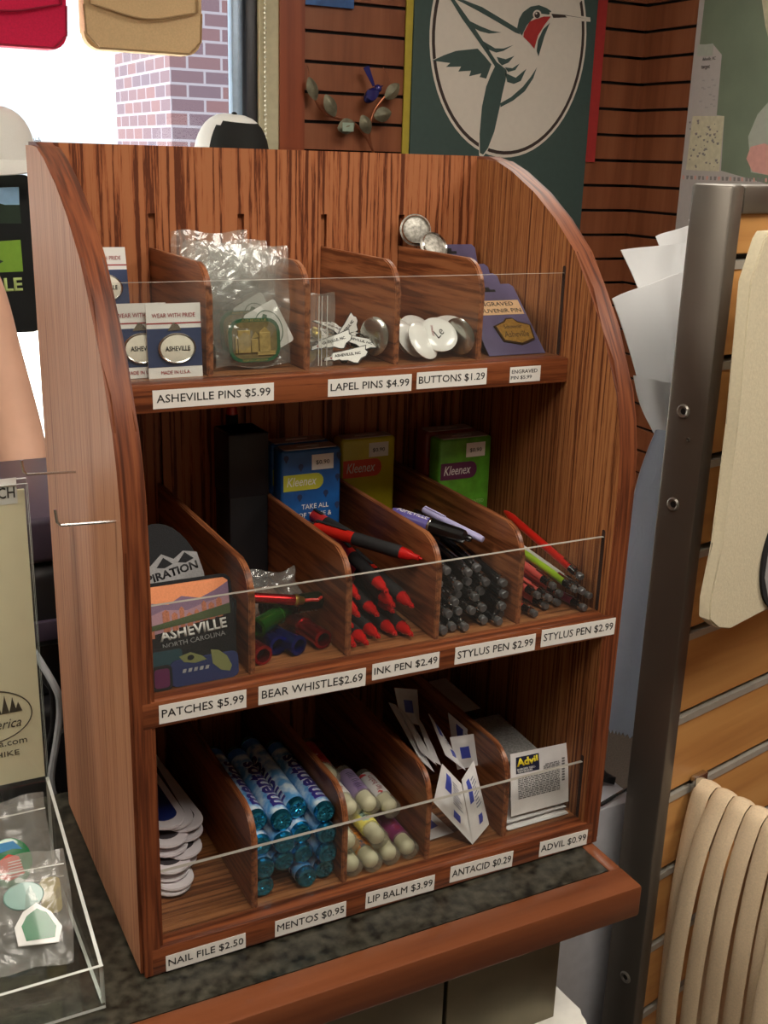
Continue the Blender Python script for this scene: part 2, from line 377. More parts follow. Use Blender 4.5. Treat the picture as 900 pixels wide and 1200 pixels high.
for z, yf, th, dy, dz, ay, az in TIERS:
    e = T*.52 if yf == 0 else 0
    g = G(); g.box((0, yf+.018, z-.012), (W, .29, z)); part('shelf', g, oakL, rack, smooth=0)
    g = G(); g.box((-e, yf-.0004, z-th), (W+e, yf+.018, z+.0006), bev=.0012); part('shelf_lip', g, oakP, rack)
    for x in DX:
        r = .028
        poly = [(dy, z), (dy, dz-r)]+[(dy+r-r*math.cos(a), dz-r+r*math.sin(a)) for a in [PI/2*k/7 for k in range(1, 8)]]+[(.2955, dz), (.2955, z)]
        g = G(); g.prism(poly, .006, tl(x-.003, 0, 0) @ YZ, bev=.0012); part('divider', g, oakD, rack)
    g = G(); fs = g.box((-.003, ay-.002, z+.0006), (W+.003, ay+.002, az)); fs[1].material_index = 1
    o = part('acrylic_guard', g, [guard, guard_edge], rack, smooth=0, label='clear acrylic guard with frosted edge')
    for x0, x1 in ((-.0003, .0004), (W-.0004, W+.0003)):
        g = G(); g.prism(rrect(ay-.0024, z+.001, ay+.0024, az+.007, .0022), x1-x0, tl(x0, 0, 0) @ YZ); part('guard_slot', g, mat('slot_brown', (46, 24, 15), .8), rack, smooth=0)
LABELS = [('ASHEVILLE PINS $5.99', .033, .142, .4905, .5065, .095, 0), ('LAPEL PINS $4.99', .1945, .2805, .490, .506, .095, 0), ('BUTTONS $1.29', .286, .3635, .491, .507, .095, 0), ('ENGRAVED\nPIN $5.99', .3905, .4265, .4905, .506, .095, 0),
 ('PATCHES $5.99', .003, .079, .247, .264, 0, .4), ('BEAR WHISTLE$2.69', .090, .1925, .2455, .263, 0, 1), ('INK PEN $2.49', .199, .2685, .248, .264, 0, .3), ('STYLUS PEN $2.99', .2855, .376, .2465, .264, 0, 1), ('STYLUS PEN $2.99', .383, .473, .2465, .2645, 0, 1.2),
 ('NAIL FILE $2.50', .001, .076, .0008, .017, 0, 0), ('MENTOS $0.95', .105, .178, .002, .0195, 0, .5), ('LIP BALM $3.99', .199, .2755, .0025, .0205, 0, 1.5), ('ANTACID $0.29', .2935, .3685, .003, .0215, 0, 2), ('ADVIL $0.99', .402, .464, .002, .020, 0, 1.5)]
sticker = mat('label_tape', (226, 224, 218), .55, var=.015)
for s, x0, x1, z0, z1, y, tilt in LABELS:
    w, h = x1-x0, z1-z0; M = tl((x0+x1)/2, y-.0004, (z0+z1)/2) @ ry(math.radians(tilt)) @ FACE
    g = G(); g.prism([(-w/2, -h/2), (w/2, -h/2), (w/2, h/2), (-w/2, h/2)], .0004, M); o = part('price_label', g, sticker, rack, smooth=0, label='white price label reading '+s.replace('\n', ' ').lower())
    MT = M @ tl(0, 0, .0004)
    if '\n' in s:
        a, b = s.split('\n'); text(a, black, o, MT @ tl(-.001, h*.2, 0), w*.84, h*.24); text(b, black, o, MT @ tl(-.0045, -h*.2, 0), w*.68, h*.26)
    else: text(s, black, o, MT, w*.94, h*.5)
for y, z in ((.160, .424), (.018, .421)):
    g = G(); g.tube([(-T, y, z), (-T-.042, y, z+.002), (-T-.0445, y, z+.005), (-T-.0455, y, z+.015)], .0012, 6)
    part('wire_hook', g, steel, rack, label='thin bright metal hook on the outer side panel')
for x in (.02, W-.02):
    for y in (.03, .27): g = G(); g.lathe([(.009, -.0018), (.009, 0)], tl(x, y, 0), 12); part('foot_pad', g, mat('rubber', (25, 25, 25), .8), rack)

# ------------------------------------------------------------------ the counter below
CT = -.002
lam = mat('laminate_granite', (50, 48, 40), .3, var=.85, scale=95, spec=.5)
trimw = wood('counter_wood', (122, 70, 43), (110, 61, 36), (96, 50, 29), 'X', band=40, along=2, fine=200, rough=.33, lo=.3, hi=.7)
cnt = thing('sales_counter', 'sales counter with dark mottled laminate top and wooden edge', 'counter', tl(0, .1, FL))
o_ = -FL-.0
def cb(g, a, b, **k): g.box((a[0], a[1]-.1, a[2]+o_), (b[0], b[1]-.1, b[2]+o_), **k)
CX0, CX1, CY0, CY1 = -1.25, .475, -.081, .335
g = G(); cb(g, (CX0, CY0+.036, CT-.03), (CX1-.016, CY1, CT)); part('countertop', g, lam, cnt, smooth=0)
g = G(); cb(g, (CX0, CY0, CT-.036), (CX1, CY0+.036, CT+.0005), bev=.003); cb(g, (CX1-.016, CY0+.034, CT-.036), (CX1, CY1, CT+.0005), bev=.003)
part('wood_edge', g, trimw, cnt)
brush = mat('brushed_steel', (122, 116, 98), .38, .85, var=.1, scale=25)
g = G(); cb(g, (CX0+.02, CY0+.055, FL), (CX1-.06, CY1-.01, CT-.036)); part('cabinet_body', g, mat('cabinet_dark', (44, 40, 36), .6), cnt, smooth=0)
for x0, x1 in ((-.62, -.242), (-.238, .272), (.276, CX1-.062)):
    g = G(); cb(g, (x0, CY0+.045, FL+.1), (x1, CY0+.056, CT-.05), bev=.002); part('steel_door', g, brush, cnt)
g = G(); poly = [(.18, 0), (.40, 0)]+[(.40+.045*math.sin(a), .045-.045*math.cos(a)) for a in [PI/2*k/6 for k in range(1, 7)]]+[(.445, .1), (.18, .1)]
g.prism(poly, .02, tl(0, -.1-.085-.0, -.198+o_), bev=.004); part('white_ledge', g, mat('white_plastic', (222, 220, 212), .4), cnt)

# ------------------------------------------------------------------ top tier: pins
Z1, Z2, Z3 = .5112, .2672, .0262
navy = mat('navy_card', (38, 54, 92), .6, var=.03); redink = mat('red_ink', (150, 34, 44), .6); pearl = mat('pearl_enamel', (226, 222, 206), .2, var=.08, scale=120, coat=.6)
silver = mat('silver', (190, 188, 182), .22, 1, var=.1); goldm = mat('antique_gold', (172, 150, 90), .42, .5, var=.25, scale=220)
def make_pin_card():
    r = thing('pin_card', 'card', 'pin card'); w, h = .048, .0635
    g = G(); g.box((-w/2, 0, 0), (w/2, .0009, h), mi=0); g.box((-w/2, -.0002, .0095), (w/2, 0, .0425), mi=1); g.box((-w/2, -.0002, .0462), (w/2, 0, .0474), mi=2)
    c = part('card', g, [white, navy, redink], r, smooth=0)
    text('WEAR WITH PRIDE', redink, c, tl(0, -.0002, .0535) @ FACE, .038, .0036); text('MADE IN U.S.A.', redink, c, tl(0, -.0002, .0048) @ FACE, .026, .003)
    g = G(); g.prism([(-.006, 0), (.006, .0005), (.0035, .005), (-.001, .007), (-.003, .004)], .0008, tl(0, -.0003, .0405) @ FACE); part('clasp_tab', g, silver, r, smooth=0)
    M = tl(.0015, -.0005, .0255) @ FACE
    g = G(); g.lathe([(.0165, 0), (.0168, .0016), (.0158, .0026), (.0148, .0022)], M, 28, sy=.78, cap=False); g.lathe([(0, .0002), (.0165, .0002)], M, 28, sy=.78, cap=False); p = part('pin_rim', g, silver, r)
    g = G(); g.lathe([(.0149, .002), (.009, .0032), (0, .0036)], M, 28, sy=.78, cap=False); part('pin_face', g, pearl, p)
    text('ASHEVILLE', black, p, M @ tl(0, 0, .0034), .022, .0042, bold=.02)
    return r
PC = Repeat(make_pin_card()); GP = 'souvenir pin cards in the first top bin'
PC(tl(.0615, .120, Z1) @ rx(-.06), 'navy and white pin card standing in front by the guard', GP)
PC(tl(.0335, .1265, Z1) @ rx(-.1) @ rz(-.02), 'navy pin card half hidden behind the foremost one', GP)
for k, (x, y, a) in enumerate(((.04, .165, .25), (.052, .172, -.5), (.043, .168, .1), (.05, .176, -.75), (.042, .17, .35))):
    PC(tl(x, y+.058, Z1+.0046+k*.0068) @ rz(a) @ rx(1.5708), 'white backed pin card lying in the heap, %s from its bottom' % ORD[k], GP)
PC(tl(.0365, .262, Z1+.036) @ rx(-.2), 'pin card standing at the back against the panel', GP)

film = clear('poly_film', (251, 252, 251), .07, .12, .16, (238, 240, 234), .6, 34, fres=.25)
def crumple(g, w, h, amp, seed, puff=.006, mi=0, n=14, M=None):
    """a creased clear pouch, w wide along X and h tall along Z, facing -Y"""
    rn = random.Random(seed); ph = [rn.uniform(0, 6.28) for _ in range(8)]; M = M or Matrix.Identity(4)
    def wav(u, v): return amp*(math.sin(9*u+4*v+ph[0])+.7*math.sin(15*v-6*u+ph[1])+.5*abs(math.sin(11*(u+v)+ph[2]))+.5*math.sin(23*u-9*v+ph[3]))
    for s in (-1, 1):
        def fn(u, v):
            e = min(1, 6*min(u, 1-u, v, 1-v)+.0)
            return M @ Vector(((u-.5)*w*(1+.05*math.sin(5*v+ph[4])), s*puff*e*(1+.3*math.sin(7*v+ph[5]))+wav(u, v), v*h+amp*1.2*math.sin(8*u+ph[6])))
        g.sheet(fn, n, n, mi=mi)
greenm = mat('green_enamel', (28, 84, 52), .3, coat=.5)
def make_bagged_pin(seed, w=.074, h=.105):
    r = thing('bagged_pin', 'bag', 'pin'); g = G(); crumple(g, w, h, .0016, seed, .005); part('clear_bag', g, film, r, smooth=60)
    M = tl(0, -.0035, .024) @ FACE
    g = G(); g.prism(rrect(-.0245, -.0195, .0245, .0195, .012), .0016, M, mi=0, bev=.0006); g.prism(rrect(-.0213, -.0163, .0213, .0163, .0095), .0007, M @ tl(0, 0, .0013), mi=1)
    p = part('pin_plate', g, [greenm, mat('dark_gold_field', (112, 98, 58), .5, .3, var=.2, scale=300)], r)
    g = G()
    for x0, x1, y1 in ((-.0165, -.004, .009), (-.004, .003, .001), (.004, .015, .0065), (-.019, -.0165, .003)): g.box((x0, -.011, .0017), (x1-.0006, y1, .0036), M, bev=.0003)
    g.prism([(.004, .0065), (.0095, .0115), (.015, .0065)], .0012, M @ tl(0, 0, .0017)); g.prism([(-.004, .001), (.0005, .0075), (.004, .003)], .0009, M @ tl(0, 0, .0017)); g.box((.002, -.0135, .0017), (.019, -.010, .0033), M)
    part('relief_skyline', g, goldm, p, smooth=0)
    text('ASHEVILLE', goldm, p, M @ tl(0, .0178, .0016), .024, .002); text('NORTH CAROLINA', goldm, p, M @ tl(0, -.0178, .0016), .024, .002)
    M2 = tl(.0155, -.001, .034) @ FACE @ rz(.45)
    g = G(); g.prism(rrect(-.017, -.021, .017, .021, .003), .0006, M2); c = part('backing_card', g, white, r, smooth=0)
    g = G(); pts = [M2 @ Vector((x, y, .0008)) for x, y in ell(.0125, .0165, 30)]; g.tube(pts+pts[:1], .0004, 4)
    g.prism([(-.004, .010), (.001, .014), (.004, .011), (.001, .008)], .0003, M2 @ tl(0, 0, .0006)); part('printed_ring', g, greenm, c)
    return r
GB = 'bagged skyline pins in the second top bin'
bagA = Repeat(make_bagged_pin(3))
bagA(tl(.1385, .134, Z1+.0028) @ rx(-.12), 'gold and green skyline pin in clear bag, foremost in its bin', GB)
bagB = Repeat(make_bagged_pin(11, .078, .10))
bagB(tl(.139, .160, Z1+.006) @ rz(.12) @ rx(-.16) , 'clear pin bag right behind the foremost skyline pin', GB)
bagA(tl(.136, .185, Z1+.004) @ rz(-.1) @ rx(-.14), 'clear pin bag in the middle of the bag row', GB)
bagB(tl(.14, .210, Z1+.008) @ rz(.1) @ rx(-.12) , 'clear pin bag second from the back panel', GB)
bagA(tl(.1365, .238, Z1+.010) @ rz(-.05) @ rx(-.12), 'crumpled clear pin bag sticking up at the back of its bin', GB)

NC = [(x*1.3, y*1.3) for x, y in [(-.018, -.001), (-.0165, .0015), (-.012, .002), (-.0095, .0045), (-.004, .0052), (.003, .0056), (.012, .0066), (.0185, .0074), (.0172, .004), (.0188, .002), (.0165, -.001), (.012, -.0025), (.0085, -.0062), (.0055, -.0055), (.001, -.0028), (-.004, -.0024), (-.0055, -.0012), (-.010, -.0018), (-.0115, -.0008)]]
def make_lapel():
    r = thing('lapel_pin', 'pin', 'lapel pin')
    g = G(); g.prism(NC, .0011, mi=1, bev=.0002); g.prism([(x*.95, y*.88+.0002) for x, y in NC], .0003, tl(0, 0, .001), mi=0); p = part('enamel_plate', g, [white, black], r, smooth=0)
    text('ASHEVILLE, NC', black, p, tl(.0025, .0022, .0013), .027, .0032, bold=.02)
    g = G(); g.lathe([(0, .0013), (.0011, .0013), (.0009, .0016), (0, .0017)], tl(-.0148, .0008, 0), 8, cap=False); part('red_dot', g, redink, p)
    g = G(); g.lathe([(.0005, -.006), (.0005, 0)], None, 6); g.lathe([(.0022, -.0062), (.0042, -.0052), (.0042, -.0035), (.002, -.003)], None, 12); part('clutch_back', g, mat('brass_clutch', (190, 172, 110), .25, 1), r)
    return r
LP = Repeat(make_lapel()); GL = 'state shaped lapel pins in the third top bin'
def facing(x, y, z, lean, yaw=0, roll=0): return tl(x, y, z) @ rz(yaw) @ FACE @ rx(-lean) @ rz(roll)
lap = [((.2135, .1305, .5315), .5, .05, .18, 'white state shaped lapel pin with dark rim, uppermost at the heap front'), ((.2275, .1285, .5185), .55, -.05, .08, 'white state shaped lapel pin lying lowest at the heap front'),
       ((.2440, .142, .5300), .9, -.2, -.35, 'white state shaped lapel pin to the right in the heap, tilted down'), ((.2430, .158, .5380), .7, .3, .55, 'state shaped lapel pin at the right in the heap, tilted up'),
       ((.225, .158, .529), 1.0, -.5, .3, 'state shaped lapel pin lying behind the uppermost front one'), ((.206, .166, .524), 1.1, .4, -.2, 'state shaped lapel pin at left rear of its heap'),
       ((.232, .182, .526), 1.2, .2, .9, 'state shaped lapel pin at right rear of its heap'), ((.2160, .190, .532), .9, -.3, -.5, 'state shaped lapel pin, rearmost and highest of its heap')]
lap += [((.2525, .150, .5200), .95, -.3, .5, 'state shaped lapel pin lowest at the right, near the standing button'), ((.2020, .146, .5330), 1.15, .3, .15, 'state shaped lapel pin high at the left beside the zip bag'), ((.2330, .168, .5390), 1.2, -.1, -.8, 'state shaped lapel pin on top of the heap centre'), ((.2500, .176, .5290), 1.0, .5, 1.4, 'state shaped lapel pin standing askew at the right rear')]
for p, l, yw, ro, lb in lap: LP(facing(*p, l, yw, ro), lb, GL)
def badge_mesh(r=.0195, face=None, name='button_badge'):
    t = thing(name, 'b', 'button badge')
    g = G(); g.lathe([(0, .0042), (r*.5, .004), (r*.85, .003), (r, .0012), (r*.985, .0002)], None, 30, cap=False); p = part('button_face', g, face or mat('white_button', (228, 228, 224), .22, var=.01, coat=.5), t)
    g = G(); g.lathe([(r*.985, .0002), (r*.93, -.0006), (r*.8, .0004), (r*.72, .0012), (0, .0013)], None, 30, cap=False); part('button_back', g, silver, t)
    g = G(); g.tube([(-r*.6, r*.3, -.0003), (r*.1, r*.45, -.0006), (r*.62, r*.2, -.0002), (0, -.0, -.0004)], .0005, 5); part('pin_wire', g, silver, t)
    return t, p
bt, bp_ = badge_mesh()
text('Le', black, bp_, tl(-.001, 0, .00405) @ rz(.5), .011, .0085, shear=.3); text('ASHEVILLE', redink, bp_, tl(-.006, .004, .0041) @ rz(1.3), .012, .002)
plain, _ = badge_mesh(); BT, BP = Repeat(bt), Repeat(plain); GK = 'white button badges in the fourth top bin'
BT(facing(.3300, .134, .5345, .72, -.15, .25), 'white button badge with dark lettering, uppermost in front of the button heap', GK)
BP(facing(.3105, .1300, .5295, .62, .45, 0), 'plain white button badge leaning under the lettered one at left', GK)
BP(facing(.350, .150, .5365, .95, -.55, 0), 'plain white button badge tilted to the right of the lettered one', GK)
BP(facing(.3065, .147, .528, .66, .5, 0), 'white button badge second from the left bin wall', GK)
BP(facing(.3005, .1620, .531, .5, .9, 0), 'white button badge on edge beside the left bin divider', GK)
BP(facing(.327, .166, .527, .85, -.2, 0), 'white button badge lying behind the lettered one', GK)
BP(facing(.3365, .190, .530, .8, .1, 0), 'white button badge rearmost in the heap', GK)
BP(facing(.3480, .166, .5260, .9, -.35, 0), 'white button badge low at the right behind the tilted one', GK)
BP(facing(.318, .182, .5290, .8, .5, 0), 'white button badge at the left rear of the heap', GK)
bt2, bp2 = badge_mesh(.0185, mat('green_white_button', (170, 190, 90), .3, var=.5, scale=90), 'picture_button'); bt2.matrix_world = facing(.306, .198, .540, .95, .2, 0)
tag(bt2, 'green and white picture button at the left rear of the button heap', 'button badge')
bt3, bp3 = badge_mesh(.0185, mat('plain_silver_face', (176, 176, 168), .2, .9)); bt3.matrix_world = tl(.3545, .134, .5325) @ rz(-1.15) @ FACE @ rx(.15) @ rz(1); tag(bt3, 'button badge standing on edge against the right divider, silver side out', 'button badge')
bt4 = copy_tree(bt3); bt4.matrix_world = tl(.2630, .139, .5355) @ rz(-1.2) @ FACE @ rx(-.1); tag(bt4, 'silver rimmed button badge standing on edge beside the lapel pins', 'button badge')
# zip bag of pins at the left of the lapel pins
zb = thing('zip_bag', 'clear zip bag standing at the left of the lapel pins', 'bag', tl(.2000, .1265, Z1) @ rz(.05))
g = G(); crumple(g, .03, .068, .0006, 5, .003); part('clear_bag', g, film, zb, smooth=60)
g = G()
for x in (-.003, .0, .0055): g.box((x, -.0036, .002), (x+.0006, -.0031, .066))
part('zip_ridge', g, mat('zip_plastic', (205, 206, 200), .4), zb, smooth=0)
for k, (x, y, z) in enumerate(((.196, .141, .519), (.203, .152, .520), (.1945, .157, .531), (.211, .143, .5205), (.2045, .1445, .540))):
    g = G(); g.lathe([(0, .0035), (.004, .003), (.0065, .001), (.0065, -.0006), (.003, -.001), (.003, -.004), (0, -.0042)], None, 14, cap=False)
    tag(part('gold_tack_pin', g, mat('tack_gold', (176, 152, 70), .3, .9, var=.2)), 'small round gold tack pin %s of the zip bag' % ['low behind the left side', 'low behind the middle', 'high behind the left side', 'low behind the right side', 'high behind the middle'][k], 'pin', 'gold tack pins by the zip bag', facing(x, y, z, .6, .3*k-.6, 0))

purple = mat('violet_card', (90, 82, 116), .45, var=.28, scale=22); creamb = mat('cream_band', (214, 176, 134), .6, var=.03)
def make_engraved():
    r = thing('engraved_pin_card', 'c', 'pin card'); w, h = .068, .094
    g = G(); g.prism([(-w/2, 0), (w/2, 0), (w/2, h-.004), (w/2-.004, h), (-w/2+.004, h), (-w/2, h-.004)], .0009, FACE, bev=.0002)
    c = part('card', g, purple, r, smooth=0)
    g = G(); g.box((-w/2+.004, -.0012, .052), (w/2-.003, -.0009, .071), None); b = part('title_band', g, creamb, c, smooth=0)
    text('ENGRAVED', black, r, tl(.001, -.0012, .0663) @ FACE, .044, .0052); text('SOUVENIR PIN', black, r, tl(.001, -.0012, .0573) @ FACE, .056, .0052)
    g = G(); g.box((-.009, -.0011, .083), (.009, -.0008, .0862)); g.box((-.003, -.0011, .0845), (.003, -.0008, .0895)); part('hang_slot', g, black, c, smooth=0)
    pol = [(x*1.4, y*1.4) for x, y in [(-.013, -.009), (.002, -.013), (.0145, -.0085), (.0165, .005), (.006, .0085), (.003, .0125), (-.003, .0122), (-.006, .009), (-.0155, .0055)]]
    M = tl(.008, -.0009, .029) @ FACE
    g = G(); g.prism(pol, .002, M, mi=1, bev=.0004); g.prism([(x*.9, y*.88) for x, y in pol], .0006, M @ tl(0, 0, .0016), mi=0); p = part('gold_pin', g, [mat('bright_gold', (196, 160, 78), .35, .7, var=.2, scale=300), mat('dark_brass', (84, 64, 34), .4, .8)], r, smooth=0)
    text('Asheville', mat('engraving', (92, 70, 34), .5), p, M @ tl(0, -.0045, .0022), .030, .0075, shear=.2)
    text('Souvenir', mat('engraving'), p, M @ tl(0, .0055, .0022), .022, .005)
    return r
EP = Repeat(make_engraved()); GE = 'engraved pin cards in the last top bin'
for k, (x, y, z, l, lb) in enumerate(((.4205, .128, Z1, .84, 'violet engraved pin card foremost, with gold house shaped pin'), (.4195, .166, Z1, .72, 'violet engraved pin card directly behind the foremost one'), (.422, .200, Z1, .58, 'violet engraved pin card second from the back'), (.4195, .238, Z1+.012, .42, 'violet engraved pin card rearmost, nearest the back panel'))):
    EP(tl(x, y, z) @ rx(-l), lb, GE)
rt, rp_ = badge_mesh(.0172, mat('antique_silver', (158, 155, 146), .45, .6, var=.45, scale=260)); g = G(); g.lathe([(.0135, .0035), (.0145, .0052), (.0155, .0036)], None, 28, cap=False); part('raised_ring', g, silver, rt);
rt.matrix_world = facing(.3765, .2735, .6247, .25, -.3); tag(rt, 'round silver pin resting on a divider against the back panel', 'pin')
rt2 = copy_tree(rt); rt2.matrix_world = facing(.3885, .254, .6085, .5, .1); tag(rt2, 'lower round silver pin on the violet card beside the divider top', 'pin')

# ------------------------------------------------------------------ middle tier: patches, whistles, pens, tissue packs
thread = mat('black_thread', (24, 25, 28), .85, var=.3, scale=900, bump=.3)
sky_o = mat('thread_orange', (232, 150, 104), .85, scale=700, bump=.2); mtn = mat('thread_violet', (128, 104, 128), .85, scale=700, bump=.2); mtn2 = mat('thread_mauve', (164, 128, 140), .85, scale=700)
bld = mat('thread_terracotta', (176, 110, 84), .85, scale=700, var=.3); lawn = mat('thread_green', (72, 84, 54), .85, scale=700); greyt = mat('thread_grey', (150, 150, 150), .85, scale=700, bump=.2, var=.12)
leaft = mat('thread_olive', (118, 122, 76), .85, scale=700); bluet = mat('thread_blue', (34, 46, 92), .85, scale=700, var=.2); tealt = mat('thread_teal', (30, 62, 70), .85, scale=700, var=.2); magt = mat('thread_magenta', (92, 30, 74), .85, scale=700)
sp = thing('skyline_patch', 'embroidered city skyline patch with orange sky at front of its bin', 'patch', tl(.0435, .036, Z2) @ rx(-.22))
w, h = .082, .085
g = G(); g.prism(rrect(-w/2, 0, w/2, h, .008), .0018, FACE, bev=.0005); part('patch_base', g, thread, sp)
def dpoly(g, pts, mi, lift, base=.0018): g.prism(pts, .0002, tl(0, -base-lift, 0) @ FACE, mi=mi)
g = G(); iw = w/2-.003
dpoly(g, [(-iw, .045), (iw, .055), (iw, h-.006), (iw-.004, h-.003), (-iw+.004, h-.003), (-iw, h-.006)], 0, 0)
dpoly(g, [(-iw, .040), (iw, .050), (iw, .078), (.026, .072), (.012, .067), (-.004, .071), (-.016, .065), (-.03, .068), (-iw, .064)], 1, .0002)
dpoly(g, [(-iw, .040), (iw, .05), (iw, .066), (.015, .062), (0, .058), (-.02, .061), (-iw, .056)], 2, .0004)
for x0, x1, y0, y1 in ((-.022, -.016, .042, .059), (-.014, -.009, .042, .056), (-.007, -.003, .044, .060), (-.001, .004, .044, .054), (.006, .010, .046, .056), (.013, .017, .047, .062), (.019, .024, .047, .060), (.026, .031, .048, .063), (-.037, -.03, .038, .046)):
    dpoly(g, [(x0, y0), (x1, y0), (x1, y1), ((x0+x1)/2, y1+.0022), (x0, y1)], 3, .0006)
dpoly(g, [(-iw, .044), (iw, .050), (iw, .059), (0, .053), (-iw, .048)], 4, .0008)
part('embroidery', g, [sky_o, mtn, mtn2, bld, lawn], sp, smooth=0)
text('ASHEVILLE', white, sp, tl(.004, -.0019, .0405) @ FACE @ rz(.06), .060, .0095, bold=.03); text('NORTH CAROLINA', greyt, sp, tl(.004, -.0019, .0315) @ FACE @ rz(.06), .056, .0042)
ip = thing('oval_patch', 'black oval patch with grey mountains behind the skyline patch', 'patch', tl(.0485, .080, Z2+.001) @ rx(-.3) @ ry(-.13))
g = G(); g.prism(ell(.036, .060, 36, 0, .06), .002, FACE, bev=.0005); part('patch_base', g, thread, ip)
g = G(); dpoly(g, [(-.034, .045), (.0, .03), (.034, .045), (.036, .066), (.034, .086), (.022, .090), (.012, .085), (.002, .092), (-.010, .084), (-.022, .091), (-.034, .082)], 0, 0, .002)
for x in (-.022, .002, .022): dpoly(g, [(x-.007, .081), (x+.001, .0885), (x+.008, .081), (x, .079)], 1, .0002, .002)
part('embroidery', g, [greyt, thread], ip, smooth=0)
text('INSPIRATION', black, ip, tl(0, -.0022, .0735) @ FACE @ rz(.05), .064, .0075, bold=.03); text('ASHEVILLE, NC', black, ip, tl(0, -.0022, .0585) @ FACE @ rz(.05), .060, .0072, bold=.03); text('WNC', black, ip, tl(0.002, -.0022, .047) @ FACE, .024, .006)
lp = thing('leaf_patch', 'dark blue patch with olive leaf shapes leaning in front', 'patch', tl(.050, .021, Z2) @ rx(-.12) @ Matrix.Diagonal((1, 1, .78, 1)))
g = G(); g.prism(rrect(-.030, 0, .030, .030, .006), .0016, FACE, bev=.0004); part('patch_base', g, bluet, lp)
g = G(); dpoly(g, [(.006, .036), (.013, .034), (.020, .026), (.024, .014), (.022, .008), (.014, .011), (.007, .02)], 0, 0, .0016); dpoly(g, [(-.022, .034), (-.012, .037), (-.002, .031), (.002, .026), (-.008, .024), (-.018, .027)], 0, 0, .0016); dpoly(g, ell(.003, .003, 12, -.012, .031), 1, .0002, .0016)
for k in range(5): dpoly(g, [(-.02+.005*k, .015), (-.017+.005*k, .015), (-.016+.005*k, .019), (-.019+.005*k, .019)], 2, 0, .0016)
part('embroidery', g, [leaft, thread, greyt], lp, smooth=0)
for nm, lb, M, m in (('teal_patch', 'dark teal patch lying at lower left of the patch bin', tl(.019, .024, Z2) @ rx(-.2), tealt), ('magenta_patch', 'dark magenta patch in the lower left corner of the patch bin', tl(.012, .0195, Z2) @ rx(-.08), magt), ('grey_green_patch', 'teal patch edge beside the right wall of patch bin', tl(.0745, .045, Z2) @ rz(-.5) @ rx(-.15), tealt)):
    s_ = {'teal_patch': (.032, .034), 'magenta_patch': (.018, .022), 'grey_green_patch': (.022, .062)}[nm]
    t = thing(nm, lb, 'patch', M); g = G(); g.prism(rrect(-s_[0]/2, 0, s_[0]/2, s_[1], .004), .0015, FACE, bev=.0004); part('patch_base', g, thread, t); g = G(); dpoly(g, rrect(-s_[0]/2+.0025, .0025, s_[0]/2-.0025, s_[1]-.0025, .003), 0, 0, .0015); part('embroidery', g, m, t, smooth=0)

def make_whistle(m, L=.060, r=.0092):
    t = thing('bear_whistle', 'w', 'whistle'); d = mat('bore_black', (8, 8, 8), .7)
    g = G(); g.lathe([(r*.62, .010), (r*.7, 0), (r, .0008), (r, .004), (r*.92, .0048), (r*.92, L*.55), (r, L*.56), (r, L*.6), (r*.9, L*.62), (r*.9, L-.002), (r*.75, L)], None, 22, mi=0, cap=False); g.lathe([(r*.62, .010), (0, .010)], None, 22, mi=1, cap=False); g.lathe([(r*.75, L), (0, L)], None, 22, cap=False)
    part('tube', g, [m, d], t)
    g = G(); pts = [(math.cos(a)*.006, 0, L+.005+math.sin(a)*.006) for a in [2*PI*k/16 for k in range(17)]]; g.tube(pts, .0007, 5); part('key_ring', g, silver, t)
    return t
def ano(n, c): return mat('anodized_'+n, c, .22, .85, var=.02, spec=.6)
RW, BW, GW = ano('red', (168, 22, 24)), ano('blue', (34, 44, 150)), ano('green', (56, 140, 40))
wr, wb, wg, wk = make_whistle(RW), make_whistle(BW), make_whistle(GW), make_whistle(mat('olive_whistle', (34, 44, 26), .35, .5))
rW, bW, gW = Repeat(wr), Repeat(wb), Repeat(wg)
GWH = 'bear whistles in the second middle bin'
def lying(x, y, z, dx, dy, dz=0): return aim((x, y, z), (dx, dy, dz))
rW(lying(.1065, .030, Z2+.0096, -.12, 1, .0), 'red whistle at the left, opening to the front, on the bin floor', GWH)
bW(lying(.1435, .036, Z2+.0096, -.35, 1, .0), 'blue whistle with its open end to the front on the floor', GWH)
rW(lying(.169, .040, Z2+.0096, -.15, 1, .0), 'red whistle on the floor by the right divider', GWH)
bW(lying(.1265, .044, Z2+.0096, -.2, 1, .0), 'blue whistle set back between the red and the blue one', GWH)
gW(lying(.106, .046, Z2+.0292, .75, .55, .02), 'bright green whistle lying across the top, opening to the left', GWH)
wk.matrix_world = lying(.122, .078, Z2+.033, 1, -.05, .02); tag(wk, 'dark olive whistle with white lettering lying across the pile', 'whistle', GWH)
text('ASHEVILLE', white, wk.children[0], tl(0, -.0079, .041) @ Matrix(((0, 0, 0, 0), (0, 0, -1, 0), (1, 0, 0, 0), (0, 0, 0, 1))) if False else tl(0, 0, 0) @ Matrix(((0, -1, 0, 0), (0, 0, -1, -.0091), (1, 0, 0, .042), (0, 0, 0, 1))), .026, .0055, bold=.02)
st = thing('stick_whistle', 'long glossy red stick whistle lying on top of the pile', 'whistle', lying(.100, .062, Z2+.054, 1, .02, -.22))
g = G(); g.lathe([(0, 0), (.0048, .0008), (.005, .004), (.005, .05)], None, 18, cap=False); part('tube', g, RW, st)
g = G(); g.lathe([(.0053, .05), (.0056, .0515), (.0056, .0535), (.0045, .055), (.0035, .06), (0, .0605)], None, 18, cap=False); part('end_cap', g, mat('brass_cap', (190, 160, 80), .3, .9), st)
g = G(); g.tube([(0, 0, .06), (.001, .001, .068), (-.001, .002, .074), (.004, .003, .080)], .0016, 6); part('cord_loop', g, mat('red_cord', (200, 50, 36), .5), st)
